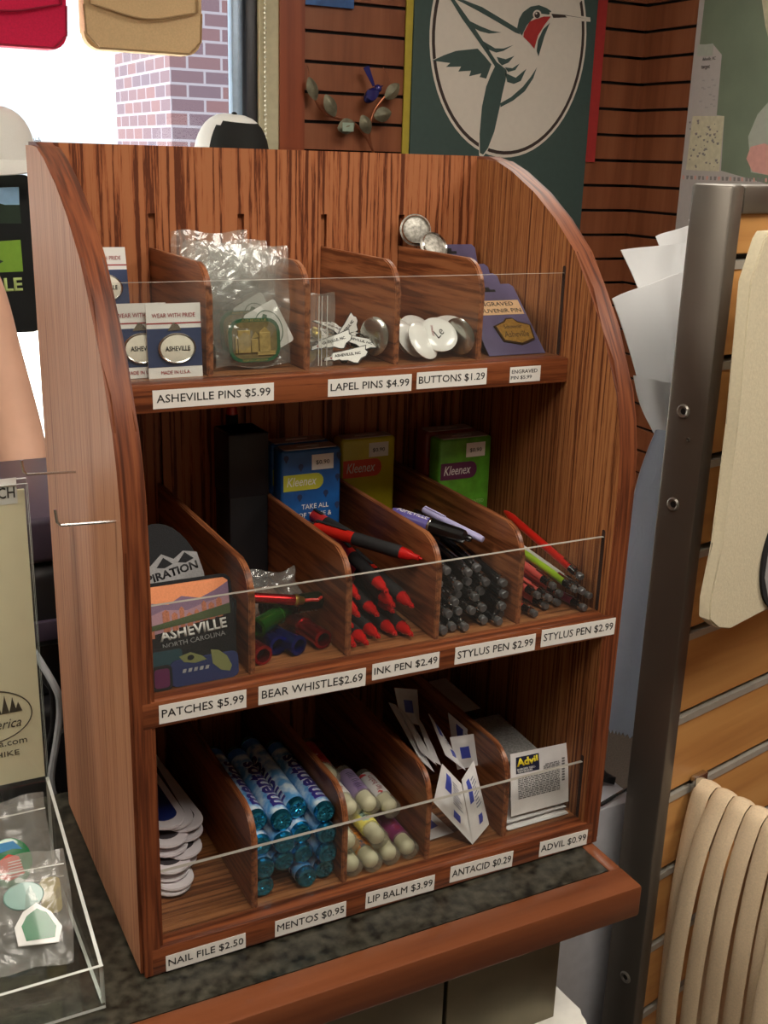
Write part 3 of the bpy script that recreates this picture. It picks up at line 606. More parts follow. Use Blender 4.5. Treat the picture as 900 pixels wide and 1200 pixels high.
cb_ = G(); crumple(cb_, .07, .045, .003, 21, .008); o = part('clear_bag', cb_, film, smooth=60); tag(o, 'crumpled clear bag under the red stick whistle', 'bag', None, tl(.137, .092, Z2+.016) @ rx(-.5))

grip = mat('black_grip', (20, 20, 21), .75, var=.1, scale=300); redpl = mat('red_translucent', (190, 22, 20), .18, .15, coat=.6); redbar = mat('red_barrel', (206, 40, 30), .3, .2)
def make_ink_pen():
    t = thing('ink_pen', 'p', 'pen')        # tip at the origin, body along +Z
    g = G(); g.lathe([(0, 0), (.0011, .0002), (.0014, .003), (.0026, .0034), (.0030, .009), (.0048, .0125), (.0056, .0185), (.0062, .0225)], None, 16, cap=False); part('nose_cone', g, redpl, t)
    g = G(); g.lathe([(.0062, .0225), (.0065, .024), (.0064, .045), (.0065, .076)], None, 16, cap=False); part('grip', g, grip, t)
    g = G(); g.lathe([(.0064, .076), (.0060, .078), (.0060, .118), (.0052, .122)], None, 16, cap=False); b = part('barrel', g, redbar, t)
    g = G(); g.lathe([(.0052, .122), (.0035, .124), (.0035, .136), (.0028, .139), (0, .139)], None, 12, cap=False); part('clicker', g, grip, t)
    g = G(); g.box((-.0018, .0062, .085), (.0018, .0074, .121), bev=.0004); g.box((-.0018, .005, .118), (.0018, .0074, .1215)); part('clip', g, grip, b)
    return t
IP = Repeat(make_ink_pen()); GI = 'red tipped ink pens in the third middle bin'
# bottom to top: (x, tip distance from the front) per row
rows = [[(.1925, .022), (.2050, .021), (.2215, .030), (.2390, .030), (.2520, .022)], [(.1965, .036), (.2130, .060), (.2300, .050), (.2475, .052)], [(.2, .030), (.2185, .068), (.2405, .038), (.2560, .030)], [(.211, .070), (.236, .044)]]
rown = ['bottom row', 'second row', 'third row', 'fourth row']
for r_, row in enumerate(rows):
    for c, (x, y) in enumerate(row):
        IP(aim((x, y, Z2+.0064+r_*.0125), (-.02*((c+r_) % 3-1), 1, .012+.04*r_)), 'red tipped ink pen in the %s of its bin, %s from the left' % (rown[r_], ORD[c]), GI)
IP(aim((.2700, .042, Z2+.0735), (-.52, .85, .06)), 'red tipped ink pen lying uppermost across its bin, tip to the right', GI)
IP(aim(at(431, 641, 1, .090), (-.12, 1, .03)), 'red tipped ink pen behind the uppermost one, tip showing above the grip', GI)
IP(tl(.1640, .268, Z2+.195) @ rx(PI+.02), 'red tipped ink pen standing upright in the back corner beside the tissue packs', GI)

gloss_b = mat('gloss_black', (14, 14, 15), .2, coat=.4); rubber = mat('stylus_rubber', (104, 104, 106), .28, .5); chrome = mat('chrome', (205, 205, 205), .12, 1)
def make_stylus(m, lab='s', r=.0048, sp=.0705):
    t = thing('stylus_pen', lab, 'pen')
    g = G(); g.lathe([(0, 0), (r*.72, .0002), (r*.88, .0012), (r*.88, .0045), (r*.8, .0058)], None, 16, cap=False); part('stylus_tip', g, rubber, t)
    g = G(); g.lathe([(r*.8, .0058), (r*.98, .006), (r*.98, .0085), (r*.8, .009)], None, 16, cap=False); part('tip_ring', g, chrome, t)
    g = G(); g.lathe([(r*.8, .009), (r, .011), (r, sp-.0005), (r*1.05, sp)], None, 16, cap=False); part('lower_barrel', g, gloss_b, t)
    g = G(); g.lathe([(r*1.05, sp), (r*1.05, sp+.0015), (r, sp+.002), (r, .125), (r*.7, .133), (r*.3, .138), (0, .138)], None, 16, cap=False); b = part('upper_barrel', g, m, t)
    g = G(); g.box((-.0014, r, .012), (.0014, r+.0012, min(.045, sp+.012)), bev=.0003); g.box((-.0014, r*.8, .011), (.0014, r+.0012, .0135)); part('clip', g, chrome, t)
    return t
SB = Repeat(make_stylus(gloss_b)); GS = 'black stylus pens in the fourth middle bin'
rows = [[(.2855, .020), (.2975, .024), (.3085, .019), (.334, .026), (.3460, .018), (.358, .034)], [(.2845, .034), (.296, .030), (.3080, .032), (.321, .028), (.3345, .030), (.3545, .026)], [(.291, .045), (.3025, .030), (.3150, .046), (.3270, .033), (.3405, .044), (.3575, .028)], [(.297, .052), (.312, .040), (.3265, .047), (.342, .038), (.357, .030)], [(.307, .055), (.3235, .042), (.3385, .050)]]
rown.append('fifth row')
for r_, row in enumerate(rows):
    for c, (x, y) in enumerate(row):
        SB(aim((x, y, Z2+.0056+r_*.0112), (.012*((c*2+r_) % 3-1), 1, .006+.035*r_)), 'black stylus pen in the %s of its bin, %s from the left' % (rown[r_], ORD[c]), GS)
violet = mat('violet_barrel', (92, 82, 150), .3, coat=.3); lav = mat('lavender_barrel', (178, 174, 214), .35)
pv = thing('violet_pen', 'thick violet and black pen with white lettering on top of the black stylus pens', 'pen', aim((.3370, .062, Z2+.0775), (-.75, 1.0, .17)))
g = G(); g.lathe([(0, 0), (.0025, .0005), (.0035, .003), (.0035, .006), (.0068, .009), (.0076, .016), (.0078, .045)], None, 18, cap=False); part('grip', g, gloss_b, pv)
g = G(); g.lathe([(.0078, .045), (.0082, .0455), (.0082, .047), (.0078, .0475)], None, 18, cap=False); part('collar', g, chrome, pv)
g = G(); g.lathe([(.0078, .0475), (.0078, .082), (.0065, .088), (0, .089)], None, 18, cap=False); b = part('barrel', g, violet, pv)
bm = glyphs('ASHEVILLE', .034, .008)
for y in (-.002, 0, .002): bmesh.ops.bisect_plane(bm, geom=bm.verts[:]+bm.edges[:]+bm.faces[:], plane_co=(0, y, 0), plane_no=(0, 1, 0))
for v in bm.verts: a = v.co.y/.0079+PI*.5; v.co = Vector((.0080*math.cos(a), .0080*math.sin(a), .066-v.co.x))
part('lettering', bm, white, b, smooth=0)
g = G(); g.lathe([(0, 0), (.003, .001), (.0036, .005), (.0036, .075), (.003, .078), (0, .0785)], None, 14, cap=False); g.box((-.0012, .0036, .05), (.0012, .0046, .077)); tag(part('lavender_pen', g, lav), 'slim pale lavender pen lying behind the violet pen', 'pen', None, aim((.3530, .066, Z2+.0735), (-.42, 1.0, .20)))
cols = {'coral': (226, 96, 88), 'white': (206, 206, 204), 'lime': (166, 206, 50), 'red': (176, 30, 34), 'magenta': (176, 44, 112), 'orange red': (210, 70, 56)}
SC = {k: Repeat(make_stylus(mat(k.replace(' ', '_')+'_barrel', c, .32), r=.0042, sp=.019)) for k, c in cols.items()}
GC = 'coloured stylus pens in the last middle bin'
lay = [('orange red', .3795, .020, 0, 'leftmost of the floor row'), ('orange red', .3895, .024, 0, 'second from the left on the floor'), ('coral', .400, .040, 0, 'in the middle of the floor row'), ('magenta', .4300, .018, 0, 'lowest at the right, tip foremost'), ('coral', .4125, .038, 0, 'right of the floor row middle'),
       ('coral', .385, .042, 1, 'left in the second layer'), ('coral', .396, .038, 1, 'second in the second layer'), ('coral', .4070, .034, 1, 'third in the second layer'), ('white', .4195, .026, 1, 'rightmost in the second layer'), ('coral', .4015, .040, 2, 'left in the third layer'),
       ('white', .4125, .030, 2, 'middle of the third layer'), ('lime', .4240, .024, 2, 'at the right of the third layer'), ('red', .4330, .030, 3, 'uppermost at the right')]
for (k, x, y, l, lb), (qx, qy) in zip(lay, ((617, 712), (628, 720), (641, 711), (686, 713), (655, 707), (632, 699), (645, 702), (658, 697), (692, 699), (650, 688), (684, 694), (676, 692), (682, 677))): SC[k](aim(at(qx, qy, 2, Z2+.005+l*.0098), (-.06, 1, .02+.055*l+(.05 if k == 'red' else 0)*1)), '%s stylus pen with black tip, %s' % (k, lb), GC)

def pack(lb, x0, x1, y0, z0, z1, m, band, bandcol, word, extra=None, th=.024, group='pocket tissue packs on the middle tier'):
    t = thing('tissue_pack', lb, 'tissue pack', tl((x0+x1)/2, y0, z0), group); w, h = x1-x0, z1-z0
    g = G(); fs = g.box((-w/2, 0, 0), (w/2, th, h), bev=.0035, seg=3); part('wrapper', g, m, t, smooth=50)
    g = G(); g.prism(rrect(-w/2+.004, .002, w/2-.004, th-.002, .003), .0008, tl(0, 0, h-.0003)); g.box((-.012, th*.5-.001, h), (.012, th*.5+.001, h+.0015)); part('top_fold', g, mat('clear_fold', (170, 160, 160), .3), t)
    bx0, bx1, bz0, bz1 = band; g = G(); g.prism([(bx0, bz0), (bx1-.008, bz0)]+[(bx1-.008+.008*math.sin(a), (bz0+bz1)/2-(bz1-bz0)/2*math.cos(a)) for a in [PI*k/8 for k in range(1, 8)]]+[(bx1-.008, bz1), (bx0, bz1)], .0003, tl(0, -.0001, 0) @ FACE); b = part('name_band', g, mat('band_'+lb.split()[0], bandcol, .45), t, smooth=0)
    text(word, white, b, tl((bx0+bx1)/2-.002, -.0004, (bz0+bz1)/2+.001) @ FACE, (bx1-bx0)*.74, (bz1-bz0)*.55, shear=.25)
    g = G(); g.box((w/2-.033, -.0005, h-.022), (w/2-.009, -.0001, h-.006)); s_ = part('price_sticker', g, white, t, smooth=0, label='small white price sticker'); text('$0.90', black, s_, tl(w/2-.021, -.0005, h-.0145) @ FACE, .015, .005)
    return t
bluep = mat('blue_wrapper', (30, 88, 156), .3, var=.25, scale=45); yelp = mat('yellow_wrapper', (188, 178, 40), .3, var=.06, scale=90); grnp = mat('green_wrapper', (84, 150, 44), .3, var=.3, scale=60); rustp = mat('rust_wrapper', (120, 48, 40), .3)
bbx = thing('black_box', 'black upright box in the dark corner behind the whistles', 'box', tl(.158, .205, Z2)); g = G(); g.box((-.020, 0, 0), (.022, .045, .166), bev=.003); part('body', g, mat('box_black', (20, 20, 24), .6), bbx)
g = G(); g.box((-.0205, -.0006, .10), (.0225, .0456, .166), bev=.002); part('lid', g, mat('lid_black', (26, 26, 32), .5), bbx)
t = pack('blue pocket tissue pack with lime band standing behind the ink pens', .188, .254, .190, Z2+.04, .4155, bluep, (-.031, .013, .066, .083), (186, 190, 62), 'Kleenex')
text('TAKE ALL', white, t, tl(.004, -.0004, .048) @ FACE, .030, .005); text('OF THESE &', white, t, tl(.004, -.0004, .039) @ FACE, .037, .005); text('call me', white, t, tl(.006, -.0004, .026) @ FACE, .036, .009, shear=.4)
g = G()
for x, z in ((-.012, .090), (.029, .076), (-.013, .058), (.016, .060), (.029, .046), (-.027, .046), (.03, .099), (-.028, .1)): g.prism([(0, -.0045), (.0028, .0005), (.0022, .003), (0, .004), (-.0022, .003), (-.0028, .0005)], .0003, tl(x, -.0001, z) @ FACE)
part('printed_balloons', g, navy, t, smooth=0)
pack('second blue pocket tissue pack right behind the lime banded one', .187, .253, .2165, Z2+.04, .4165, bluep, (-.031, .013, .066, .083), (186, 190, 62), 'Kleenex')
pack('yellow pocket tissue pack with red band behind the black stylus pens', .2825, .3485, .2500, Z2+.03, .405, yelp, (-.031, .016, .064, .084), (206, 74, 48), 'Kleenex')
t = pack('green pocket tissue pack with plum band behind the coloured stylus pens', .3755, .442, .198, Z2+.03, .409, grnp, (-.031, .015, .066, .085), (92, 40, 76), 'Kleenex')
text('UNWANTED', mat('pale_green', (150, 200, 110), .4), t, tl(.012, -.0004, .038) @ FACE, .028, .004)
pack('rust red pocket tissue pack behind the green one', .3735, .4385, .2255, Z2+.03, .4115, rustp, (-.031, .015, .066, .085), (150, 60, 52), 'Kleenex')

# ------------------------------------------------------------------ bottom tier: files, mints, balms, sachets
filem = mat('file_sleeve', (216, 210, 214), .5, var=.03)
def make_file(dot):
    t = thing('nail_file', 'f', 'nail file'); L, w = .15, .038
    out = [(-w/2, L)]+[(-w/2+w/2-w/2*math.cos(a), w/2-w/2*math.sin(a)) for a in [PI*k/14 for k in range(15)]]+[(w/2, L)]
    g = G(); g.prism(out, .0028, None, bev=.0008); s_ = part('sleeve', g, filem, t)
    g = G(); g.prism([(-.012, L-.03)]+[(-.012*math.cos(a), .022-.010*math.sin(a)) for a in [PI*k/10 for k in range(11)]]+[(.012, L-.03)], .0012, tl(0, 0, .0024)); part('file_blade', g, dot, t)
    return t
f1 = Repeat(make_file(mat('file_navy', (26, 42, 104), .4))); f2 = Repeat(make_file(mat('file_magenta', (190, 50, 170), .4))); f3 = Repeat(make_file(mat('file_dark', (60, 56, 60), .5)))
GF = 'nail files in their sleeves in the first bottom bin'
fl = [(f2, .026, .026, 0, 'lowest'), (f2, .030, .024, .02, 'second from the bottom'), (f3, .026, .030, -.03, 'third from the bottom'), (f3, .040, .036, .05, 'fourth from the bottom'), (f3, .028, .033, .0, 'fifth from the bottom'), (f3, .0445, .042, .06, 'sixth from the bottom'), (f3, .030, .042, -.02, 'sixth from the top'), (f3, .0500, .050, .05, 'fifth from the top'), (f3, .032, .048, .02, 'fourth from the top'), (f3, .0520, .058, .07, 'third from the top'), (f3, .041, .056, .05, 'second from the top'), (f1, .0330, .050, .04, 'uppermost')]
for k, (R_, x, y, a, lb) in enumerate(fl):
    R_(tl(x+.004, y+.034+.0025*((k*5) % 4), Z3+.0035+k*.0047) @ rz(a*1.5+.02*((k*3) % 5-2)) @ rx(.06), 'white nail file sleeve with rounded end, %s of the pile' % lb if k not in (1, 11) else ('white nail file sleeve with magenta tip near the pile bottom' if k == 1 else 'white nail file sleeve with blue centre, uppermost of the pile'), GF)

foil = mat('teal_foil', (50, 142, 176), .22, .9, var=.25, scale=160, bump=1.0)
def cloud_wrap():
    m = mat('mint_wrapper', (96, 160, 214), .32, var=.0, scale=70, coat=.3); nt = m.node_tree
    rp = [n for n in nt.nodes if n.type == 'VALTORGB'][0]; e = rp.color_ramp.elements
    e[0].position = .42; e[0].color = lin((84, 152, 208)); e[1].position = .62; e[1].color = lin((208, 226, 236)); return m
mintw = cloud_wrap(); mroy = mat('royal_blue_ink', (46, 40, 122), .4); blueband = mat('blue_band', (40, 120, 200), .35)
def make_mint():
    t = thing('mint_roll', 'r', 'mint roll'); r, L = .0104, .138; n = 22; rn = random.Random(4)
    g = G(); g.lathe([(r, .0075), (r, L-.0075)], None, n, cap=False); g.lathe([(r*1.004, L-.02), (r*1.006, L-.008)], None, n, cap=False, mi=1); w_ = part('paper_wrapper', g, [mintw, blueband], t)
    for z0, s_ in ((0, 1), (L, -1)):
        g = G(); prof = [(0, .0018), (r*.28, .0009), (r*.5, .0013), (r*.72, .0002), (r*.93, .0012), (r*1.0, .0038), (r*.985, .0078)]
        g.lathe([(q, z0+s_*z) for q, z in prof], None, n, cap=False)
        for v in g.bm.verts:
            if abs(v.co.z-z0) < .0035: v.co.z += rn.uniform(-.0006, .0006); v.co.x *= rn.uniform(.965, 1.0); v.co.y *= rn.uniform(.965, 1.0)
        part('foil_end', g, foil, t, smooth=25)
    for nm, m_, bo, lift in (('lettering_outline', white, .065, .0002), ('lettering', mroy, .03, .0004)):
        bm = glyphs('mentos', .084+(.0022 if bo > .02 else 0), .0150+(.0016 if bo > .02 else 0), bold=bo)
        for k in range(-5, 6): bmesh.ops.bisect_plane(bm, geom=bm.verts[:]+bm.edges[:]+bm.faces[:], plane_co=(0, k*.0016, 0), plane_no=(0, 1, 0))
        for v in bm.verts: a = PI/2-v.co.y/r; v.co = Vector(((r+lift)*math.cos(a), (r+lift)*math.sin(a), .058+v.co.x))
        part(nm, bm, m_, w_, smooth=0)
    return t
MR = Repeat(make_mint()); GM = 'mint rolls stacked in the second bottom bin'
lyr = ['bottom layer', 'second layer', 'third layer', 'top layer']
mz = [[.0, .0, .002, .0], [.0205]*4, [.041]*4, [.0615]*4]
my = [[.028, .034, .024, .030], [.026, .030, .033, .024], [.033, .028, .036, .026], [.044, .034, .048, .030]]
for l in range(4):
    for c in range(4):
        if l == 0 and c == 1: continue
        roll = (.45, .05, -1.5, -.05)[c] if l == 3 else random.uniform(-3, 3)
        MR(aim((.1060+c*.0213, my[l][c], Z3+.0106+l*.0207), (0, 1, .0), 0) @ rz(roll), 'blue and white mint roll, %s of its bin, %s from the left' % (lyr[l], ORD[c]), GM)

balmcap = clear('frosted_cap', (244, 244, 236), .05, .20, .25, (222, 222, 208)); balmball = mat('cream_balm', (232, 228, 204), .45)
def make_balm(m, key):
    t = thing('lip_balm', 'b', 'lip balm'); r, L = .0098, .068
    g = G(); g.lathe([(0, 0), (r*.8, 0), (r, .0012), (r, .022)], None, 20, cap=False); part('cap', g, balmcap, t)
    g = G(); g.ball((0, 0, .010), r*.88, 16, sc=(1, 1, .95)); g.lathe([(r*.84, .010), (r*.84, .0215)], None, 16); part('balm', g, balmball, t)
    g = G(); g.lathe([(r*1.0, .0222), (r*1.01, .0225), (r*1.01, L-.008), (r*.99, L-.0075)], None, 20); s_ = part('label_sleeve', g, m, t)
    g = G(); g.lathe([(r*.99, L-.0075), (r*.95, L), (r*.7, L), (0, L)], None, 20, cap=False); part('base', g, balmcap, t)
    bm = glyphs('||| || ||||' if key else 'lip balm', .026, .008)
    for k in range(-3, 4): bmesh.ops.bisect_plane(bm, geom=bm.verts[:]+bm.edges[:]+bm.faces[:], plane_co=(0, k*.0014, 0), plane_no=(0, 1, 0))
    for v in bm.verts: a = PI/2-v.co.y/r; v.co = Vector(((r*1.03)*math.cos(a), (r*1.03)*math.sin(a), .040+v.co.x))
    part('printed_lines', bm, black if key else redink, s_, smooth=0)
    return t
def spots(n, a, b, sc):
    m = mat(n, a, .35, var=0, scale=sc); e = [q for q in m.node_tree.nodes if q.type == 'VALTORGB'][0].color_ramp.elements
    e[0].position = .36; e[0].color = lin(b); e[1].position = .42; e[1].color = lin(a); return m
balms = [(spots('teal_purple_label', (60, 160, 170), (90, 70, 150), 60), .1965, .020, 0, 1, 'teal and purple lip balm leftmost on the floor of its bin'), (spots('orange_label', (226, 140, 40), (90, 90, 110), 70), .2170, .018, 0, 1, 'orange lip balm second from the left on the floor'), (spots('pastel_label', (200, 190, 160), (150, 170, 180), 60), .2385, .021, 0, 1, 'pastel lip balm third from the left on the floor'), (spots('plum_label', (120, 40, 90), (170, 90, 140), 80), .2600, .022, 0, 0, 'plum lip balm rightmost on the floor of its bin'),
 (spots('white_label', (216, 212, 208), (190, 180, 190), 50), .1975, .030, 1, 1, 'white lip balm at the left of the second layer'), (spots('yellow_label', (222, 210, 100), (150, 180, 170), 50), .2275, .026, 1, 1, 'yellow lip balm with dark bars in the second layer'),
 (spots('red_blue_label', (226, 224, 220), (60, 110, 170), 90), .2110, .056, 2, 0, 'white lip balm with red and blue print, left on top'), (spots('lilac_label', (150, 132, 168), (120, 100, 140), 60), .2320, .054, 2, 1, 'lilac lip balm with dark bars, middle on top'), (spots('white_red_label', (228, 226, 222), (200, 60, 60), 110), .2545, .052, 1.6, 0, 'white lip balm with red rings, right on top'),
 (spots('red_white_label', (190, 60, 60), (226, 220, 214), 80), .2050, .092, 2.9, 0, 'red and white lip balm farthest back on the left')]
GBm = 'lip balms in the third bottom bin'
for m, x, y, l, key, lb in balms:
    t = make_balm(m, key); tag(t, lb, 'lip balm', GBm, aim((x, y, Z3+.0102+l*.0192), (-.04 if l else 0, 1, .03*l), 0))

paper = mat('sachet_paper', (214, 212, 212), .45, var=.04, scale=90, bump=.3); blueprint = mat('blue_print', (58, 70, 160), .5); greyprint = mat('grey_print', (120, 124, 140), .5)
def sachet(name, lb, cat, q, group, puff=.0025, art='a'):
    """pillow sachet with corners q: top-left, top-right, bottom-right, bottom-left"""
    q = [Vector(p) for p in q]; n = (q[1]-q[0]).cross(q[3]-q[0]).normalized(); t = thing(name, lb, cat, Matrix.Translation(q[3]), group); b0 = q[3]
    if n.dot(CP-q[0]) < 0: n = -n
    def bil(u, v): return (q[0]*(1-u)+q[1]*u)*v+(q[3]*(1-u)+q[2]*u)*(1-v)-b0
    def pf(u, v):
        e = max(0, min(1, 7*min(u-.06, .94-u, v-.08, .92-v))); return puff*e*(.75+.35*math.sin(9*u+5*v))
    g = G(); N = 12
    g.sheet(lambda u, v: bil(u, v)+n*(pf(u, v)+.0002), N, N); g.sheet(lambda u, v: bil(1-u, v)-n*(pf(1-u, v)*.8+.0002), N, N)
    p = part('pouch', g, paper, t, smooth=50)
    def patch(u0, v0, u1, v1, m, nm, lift=.0004):
        g = G(); g.sheet(lambda u, v: bil(u0+(u1-u0)*u, v0+(v1-v0)*v)+n*(pf(u0+(u1-u0)*u, v0+(v1-v0)*v)+lift), 8, 8); return part(nm, g, m, p)
    if art == 'a':
        patch(.22, .55, .42, .9, blueprint, 'blue_block'); patch(.5, .15, .68, .3, blueprint, 'small_mark'); fp = G()
        for k in range(9):
            u0, u1 = (.48, .80-.05*(k % 3)); v = .42+.052*k; fp.sheet(lambda a, b: bil(u0+(u1-u0)*a, v+.022*b)+n*(pf(u0+(u1-u0)*a, v+.022*b)+.0005), 6, 1)
        part('fine_print', fp, greyprint, p, smooth=0)
    if art == 'b': patch(.3, .3, .7, .66, blueprint, 'blue_block')
    return t, bil, pf, n, p
GA = 'antacid sachets in the fourth bottom bin'
def Pq(*l): return [at(px, py, 1, y) for px, py, y in l]
sachet('antacid_sachet', 'white antacid sachet with blue block, left one of the front pair', 'sachet', Pq((518, 895, .040), (541, 919, .036), (554, 990, .018), (508, 940, .034)), GA)
sachet('antacid_sachet', 'white antacid sachet with blue block, right one of the front pair', 'sachet', Pq((541, 914, .036), (555, 891, .046), (573, 966, .026), (554, 989, .018)), GA)
sachet('antacid_sachet', 'white antacid sachet standing tall against the right divider', 'sachet', Pq((525, 835, .12), (568, 872, .072), (570, 914, .068), (531, 880, .115)), GA, .0015)
sachet('antacid_sachet', 'white antacid sachet in the middle with square blue print', 'sachet', Pq((527, 864, .085), (555, 860, .08), (560, 897, .07), (536, 902, .072)), GA, .002, 'b')
sachet('antacid_sachet', 'antacid sachet on edge just left of the square print one', 'sachet', Pq((502, 836, .118), (512, 850, .11), (546, 903, .062), (522, 885, .075)), GA, .002)
sachet('antacid_sachet', 'antacid sachet on edge, third from the left divider', 'sachet', Pq((486, 835, .14), (496, 850, .13), (517, 897, .075), (505, 890, .08)), GA, .0018, '')
sachet('antacid_sachet', 'antacid sachet on edge, second from the left divider', 'sachet', Pq((467, 828, .165), (478, 838, .15), (512, 897, .072), (492, 880, .09)), GA, .0018, '')
sachet('antacid_sachet', 'antacid sachet on edge, touching the left divider', 'sachet', Pq((455, 823, .17), (464, 826, .168), (509, 905, .068), (492, 890, .082)), GA, .0016, '')
sachet('antacid_sachet', 'dim antacid sachet standing at the rear of its bin', 'sachet', Pq((462, 806, .2), (489, 808, .195), (492, 850, .175), (470, 845, .18)), GA, .0016, 'b')
sachet('antacid_sachet', 'antacid sachet lying low in shadow beneath the front pair', 'sachet', [(.285, .085, Z3+.004), (.318, .09, Z3+.004), (.322, .042, Z3+.003), (.287, .04, Z3+.003)], GA, .0018, 'b')
GD = 'painkiller packets in the last bottom bin'
def flatq(x0, x1, y0, y1, z0, z1): return [(x0, y1, z1), (x1, y1, z1), (x1, y0, z0), (x0, y0, z0)]
t, bil, pf, n, p = sachet('painkiller_packet', 'grey printed painkiller packet with dark name box standing in front', 'packet', Pq((598, 884, .050), (666, 870, .044), (666, 939, .0275), (599, 957, .030)), GD, .0012, '')
def strip(u0, v0, u1, v1, m, nm, par, lift=.0005):
    g = G(); g.sheet(lambda u, v: bil(u0+(u1-u0)*u, v0+(v1-v0)*v)+n*(pf(u0+(u1-u0)*u, v0+(v1-v0)*v)+lift), 8, 6); return part(nm, g, m, par)
nb = strip(.09, .66, .48, .93, mat('night_blue', (24, 30, 56), .4), 'name_box', p)
ex = (bil(1, .5)-bil(0, .5)).normalized(); ey = (n.cross(ex)).normalized(); ez = ex.cross(ey)
def onpk(u, v): c = bil(u, v)+n*(pf(u, v)+.0008); return Matrix(((ex.x, ey.x, ez.x, c.x), (ex.y, ey.y, ez.y, c.y), (ex.z, ey.z, ez.z, c.z), (0, 0, 0, 1)))
text('Advil', mat('yellow_ink', (232, 214, 50), .5), nb, onpk(.275, .845), .026, .0085, bold=.04)
text('IBUPROFEN TABLETS', white, nb, onpk(.27, .73), .024, .0022); text('PAIN RELIEVER', white, nb, onpk(.24, .69), .018, .002)
rn = random.Random(5); prn = G()
def ln(u0, u1, v):
    prn.sheet(lambda a, b: bil(u0+(u1-u0)*a, v+.018*b)+n*(pf(u0+(u1-u0)*a, v)+.0006), 5, 1)
for k in range(17):
    v = .25+k*.029; u = .12
    while u < .84:
        du = rn.uniform(.02, .08); u1 = min(u+du, .84)
        if not (v > .62 and u < .52): ln(u, u1, v)
        u += du+.012
for k in range(9): prn.sheet(lambda a, b: bil(.88+.05*a, .38+k*.045+.03*b)+n*(.0006+pf(.9, .5)), 1, 1)
part('fine_print', prn, mat('fine_ink', (98, 96, 98), .6), p, smooth=0)
shaded_printp = mat('shaded_printed_foil', (148, 147, 144), .5, var=.35, scale=420)  # grey print plus the stack's shade, both put into the colour
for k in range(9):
    sachet('painkiller_packet', 'painkiller packet lying flat in the stack behind the front one, %s from the bottom' % ORD[k], 'packet', flatq(.3745+.002*(k % 3), .449+.003*(k % 2), .070+.006*(k % 4), .150+.005*(k % 3), Z3+.002+.0062*k, Z3+.003+.0066*k), GD, .0018, '')[4].data.materials[0] = shaded_printp
for k, (y, lb) in enumerate(((.022, 'lowest of the two lying under the standing one'), (.027, 'upper of the two lying under the standing one'))):
    sachet('painkiller_packet', 'painkiller packet edge at the guard, '+lb, 'packet', flatq(.3765+.002*k, .4545, y, y+.040, Z3+.0022+.0052*k, Z3+.0024+.0052*k), GD, .0016, '')
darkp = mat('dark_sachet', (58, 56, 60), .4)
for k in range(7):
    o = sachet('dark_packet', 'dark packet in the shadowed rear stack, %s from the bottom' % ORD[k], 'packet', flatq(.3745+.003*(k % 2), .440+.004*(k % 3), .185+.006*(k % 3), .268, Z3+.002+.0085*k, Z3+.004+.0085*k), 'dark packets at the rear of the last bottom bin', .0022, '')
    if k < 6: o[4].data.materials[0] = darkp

# ------------------------------------------------------------------ slat gondola at the right, with what hangs on it
GO = Vector((.603, .042, 0)); GA_ = math.atan2(.213, .977); GM_ = tl(GO.x, GO.y, FL) @ rz(GA_)
gex, gey = Vector((math.cos(GA_), math.sin(GA_), 0)), Vector((-math.sin(GA_), math.cos(GA_), 0))
GI_ = GM_.inverted()
def on(px, py, off, n=None):
    """gondola coordinates of the point of the plane off in front of (-) or behind its face"""
    n = n or gey; d = FW+RT*((px-450)/FPX)-UP*((py-600)/FPX); P0 = GO+n*off
    return GI_ @ (CP+d*((P0-CP).dot(n)/d.dot(n)))
gunm = mat('gunmetal_steel', (112, 106, 98), .36, .65, var=.08, scale=8)
gold_slat = wood('maple_slat', (202, 152, 92), (190, 138, 80), (174, 122, 70), 'X', band=30, along=2, fine=120, rough=.35, lo=.3, hi=.7)
alu = mat('groove_aluminium', (176, 172, 162), .4, .3)
gon = thing('slat_gondola', 'steel framed display gondola with honey coloured slats at right', 'display stand', GM_)
HT = .683-FL
g = G(); g.box((0, 0, 0), (.021, .05, HT), bev=.004); part('steel_post', g, gunm, gon)
g = G(); g.box((.021, 0, HT-.028), (1.25, .05, HT), bev=.003); part('top_rail', g, gunm, gon)
g = G(); g.box((.021, .018, .1), (1.25, .03, HT-.028)); part('backing_board', g, dark, gon, smooth=0)
gz = [on(x, y, .006).z for x, y in ((865, 307), (852, 425), (839, 539), (825, 645), (812, 742), (802, 840), (792, 930), (782, 1020), (775, 1102))]
for k in range(4): gz.append(gz[-1]-.1016)
prev = HT-.028
for k, z in enumerate(gz+[.1]):
    if z+.008 < prev:
        g = G(); g.box((.021, .006, z+.008), (1.25, .018, prev), bev=.0012, seg=1); part('slat_board', g, gold_slat, gon)
    prev = z-.004
    if k < len(gz):
        g = G(); g.box((.021, .0045, z-.007), (1.25, .018, z+.0015)); part('groove_liner', g, alu, gon, smooth=0)
MX = Matrix(((0, 0, -1, 0), (-1, 0, 0, 0), (0, 1, 0, 0), (0, 0, 0, 1)))
for px, py, r in ((801, 482, .0078), (789, 591, .0078), (733, 1145, .0078), (807, 515, .0022)):
    p = on(px, py, 0, gex); g = G(); g.lathe([(0, -.0012), (r*.45, -.0012), (r*.5, .0012), (r*.8, .0022), (r, .0008), (r, -.0005)], tl(0, p.y, p.z) @ MX, 18, cap=False)
    fb = part('frame_bolt', g, mat('bolt_steel', (150, 146, 138), .35, .8) if r > .005 else gunm, gon)
    if r > .005: g = G(); g.lathe([(.0034, -.0008), (.0034, .0006)], tl(0, p.y, p.z) @ MX, 6); part('hex_socket', g, dark, fb)
for x in (.0, 1.2):
    g = G(); g.box((x, -.22, .0), (x+.03, .05, .06), bev=.004); part('foot_beam', g, gunm, gon)

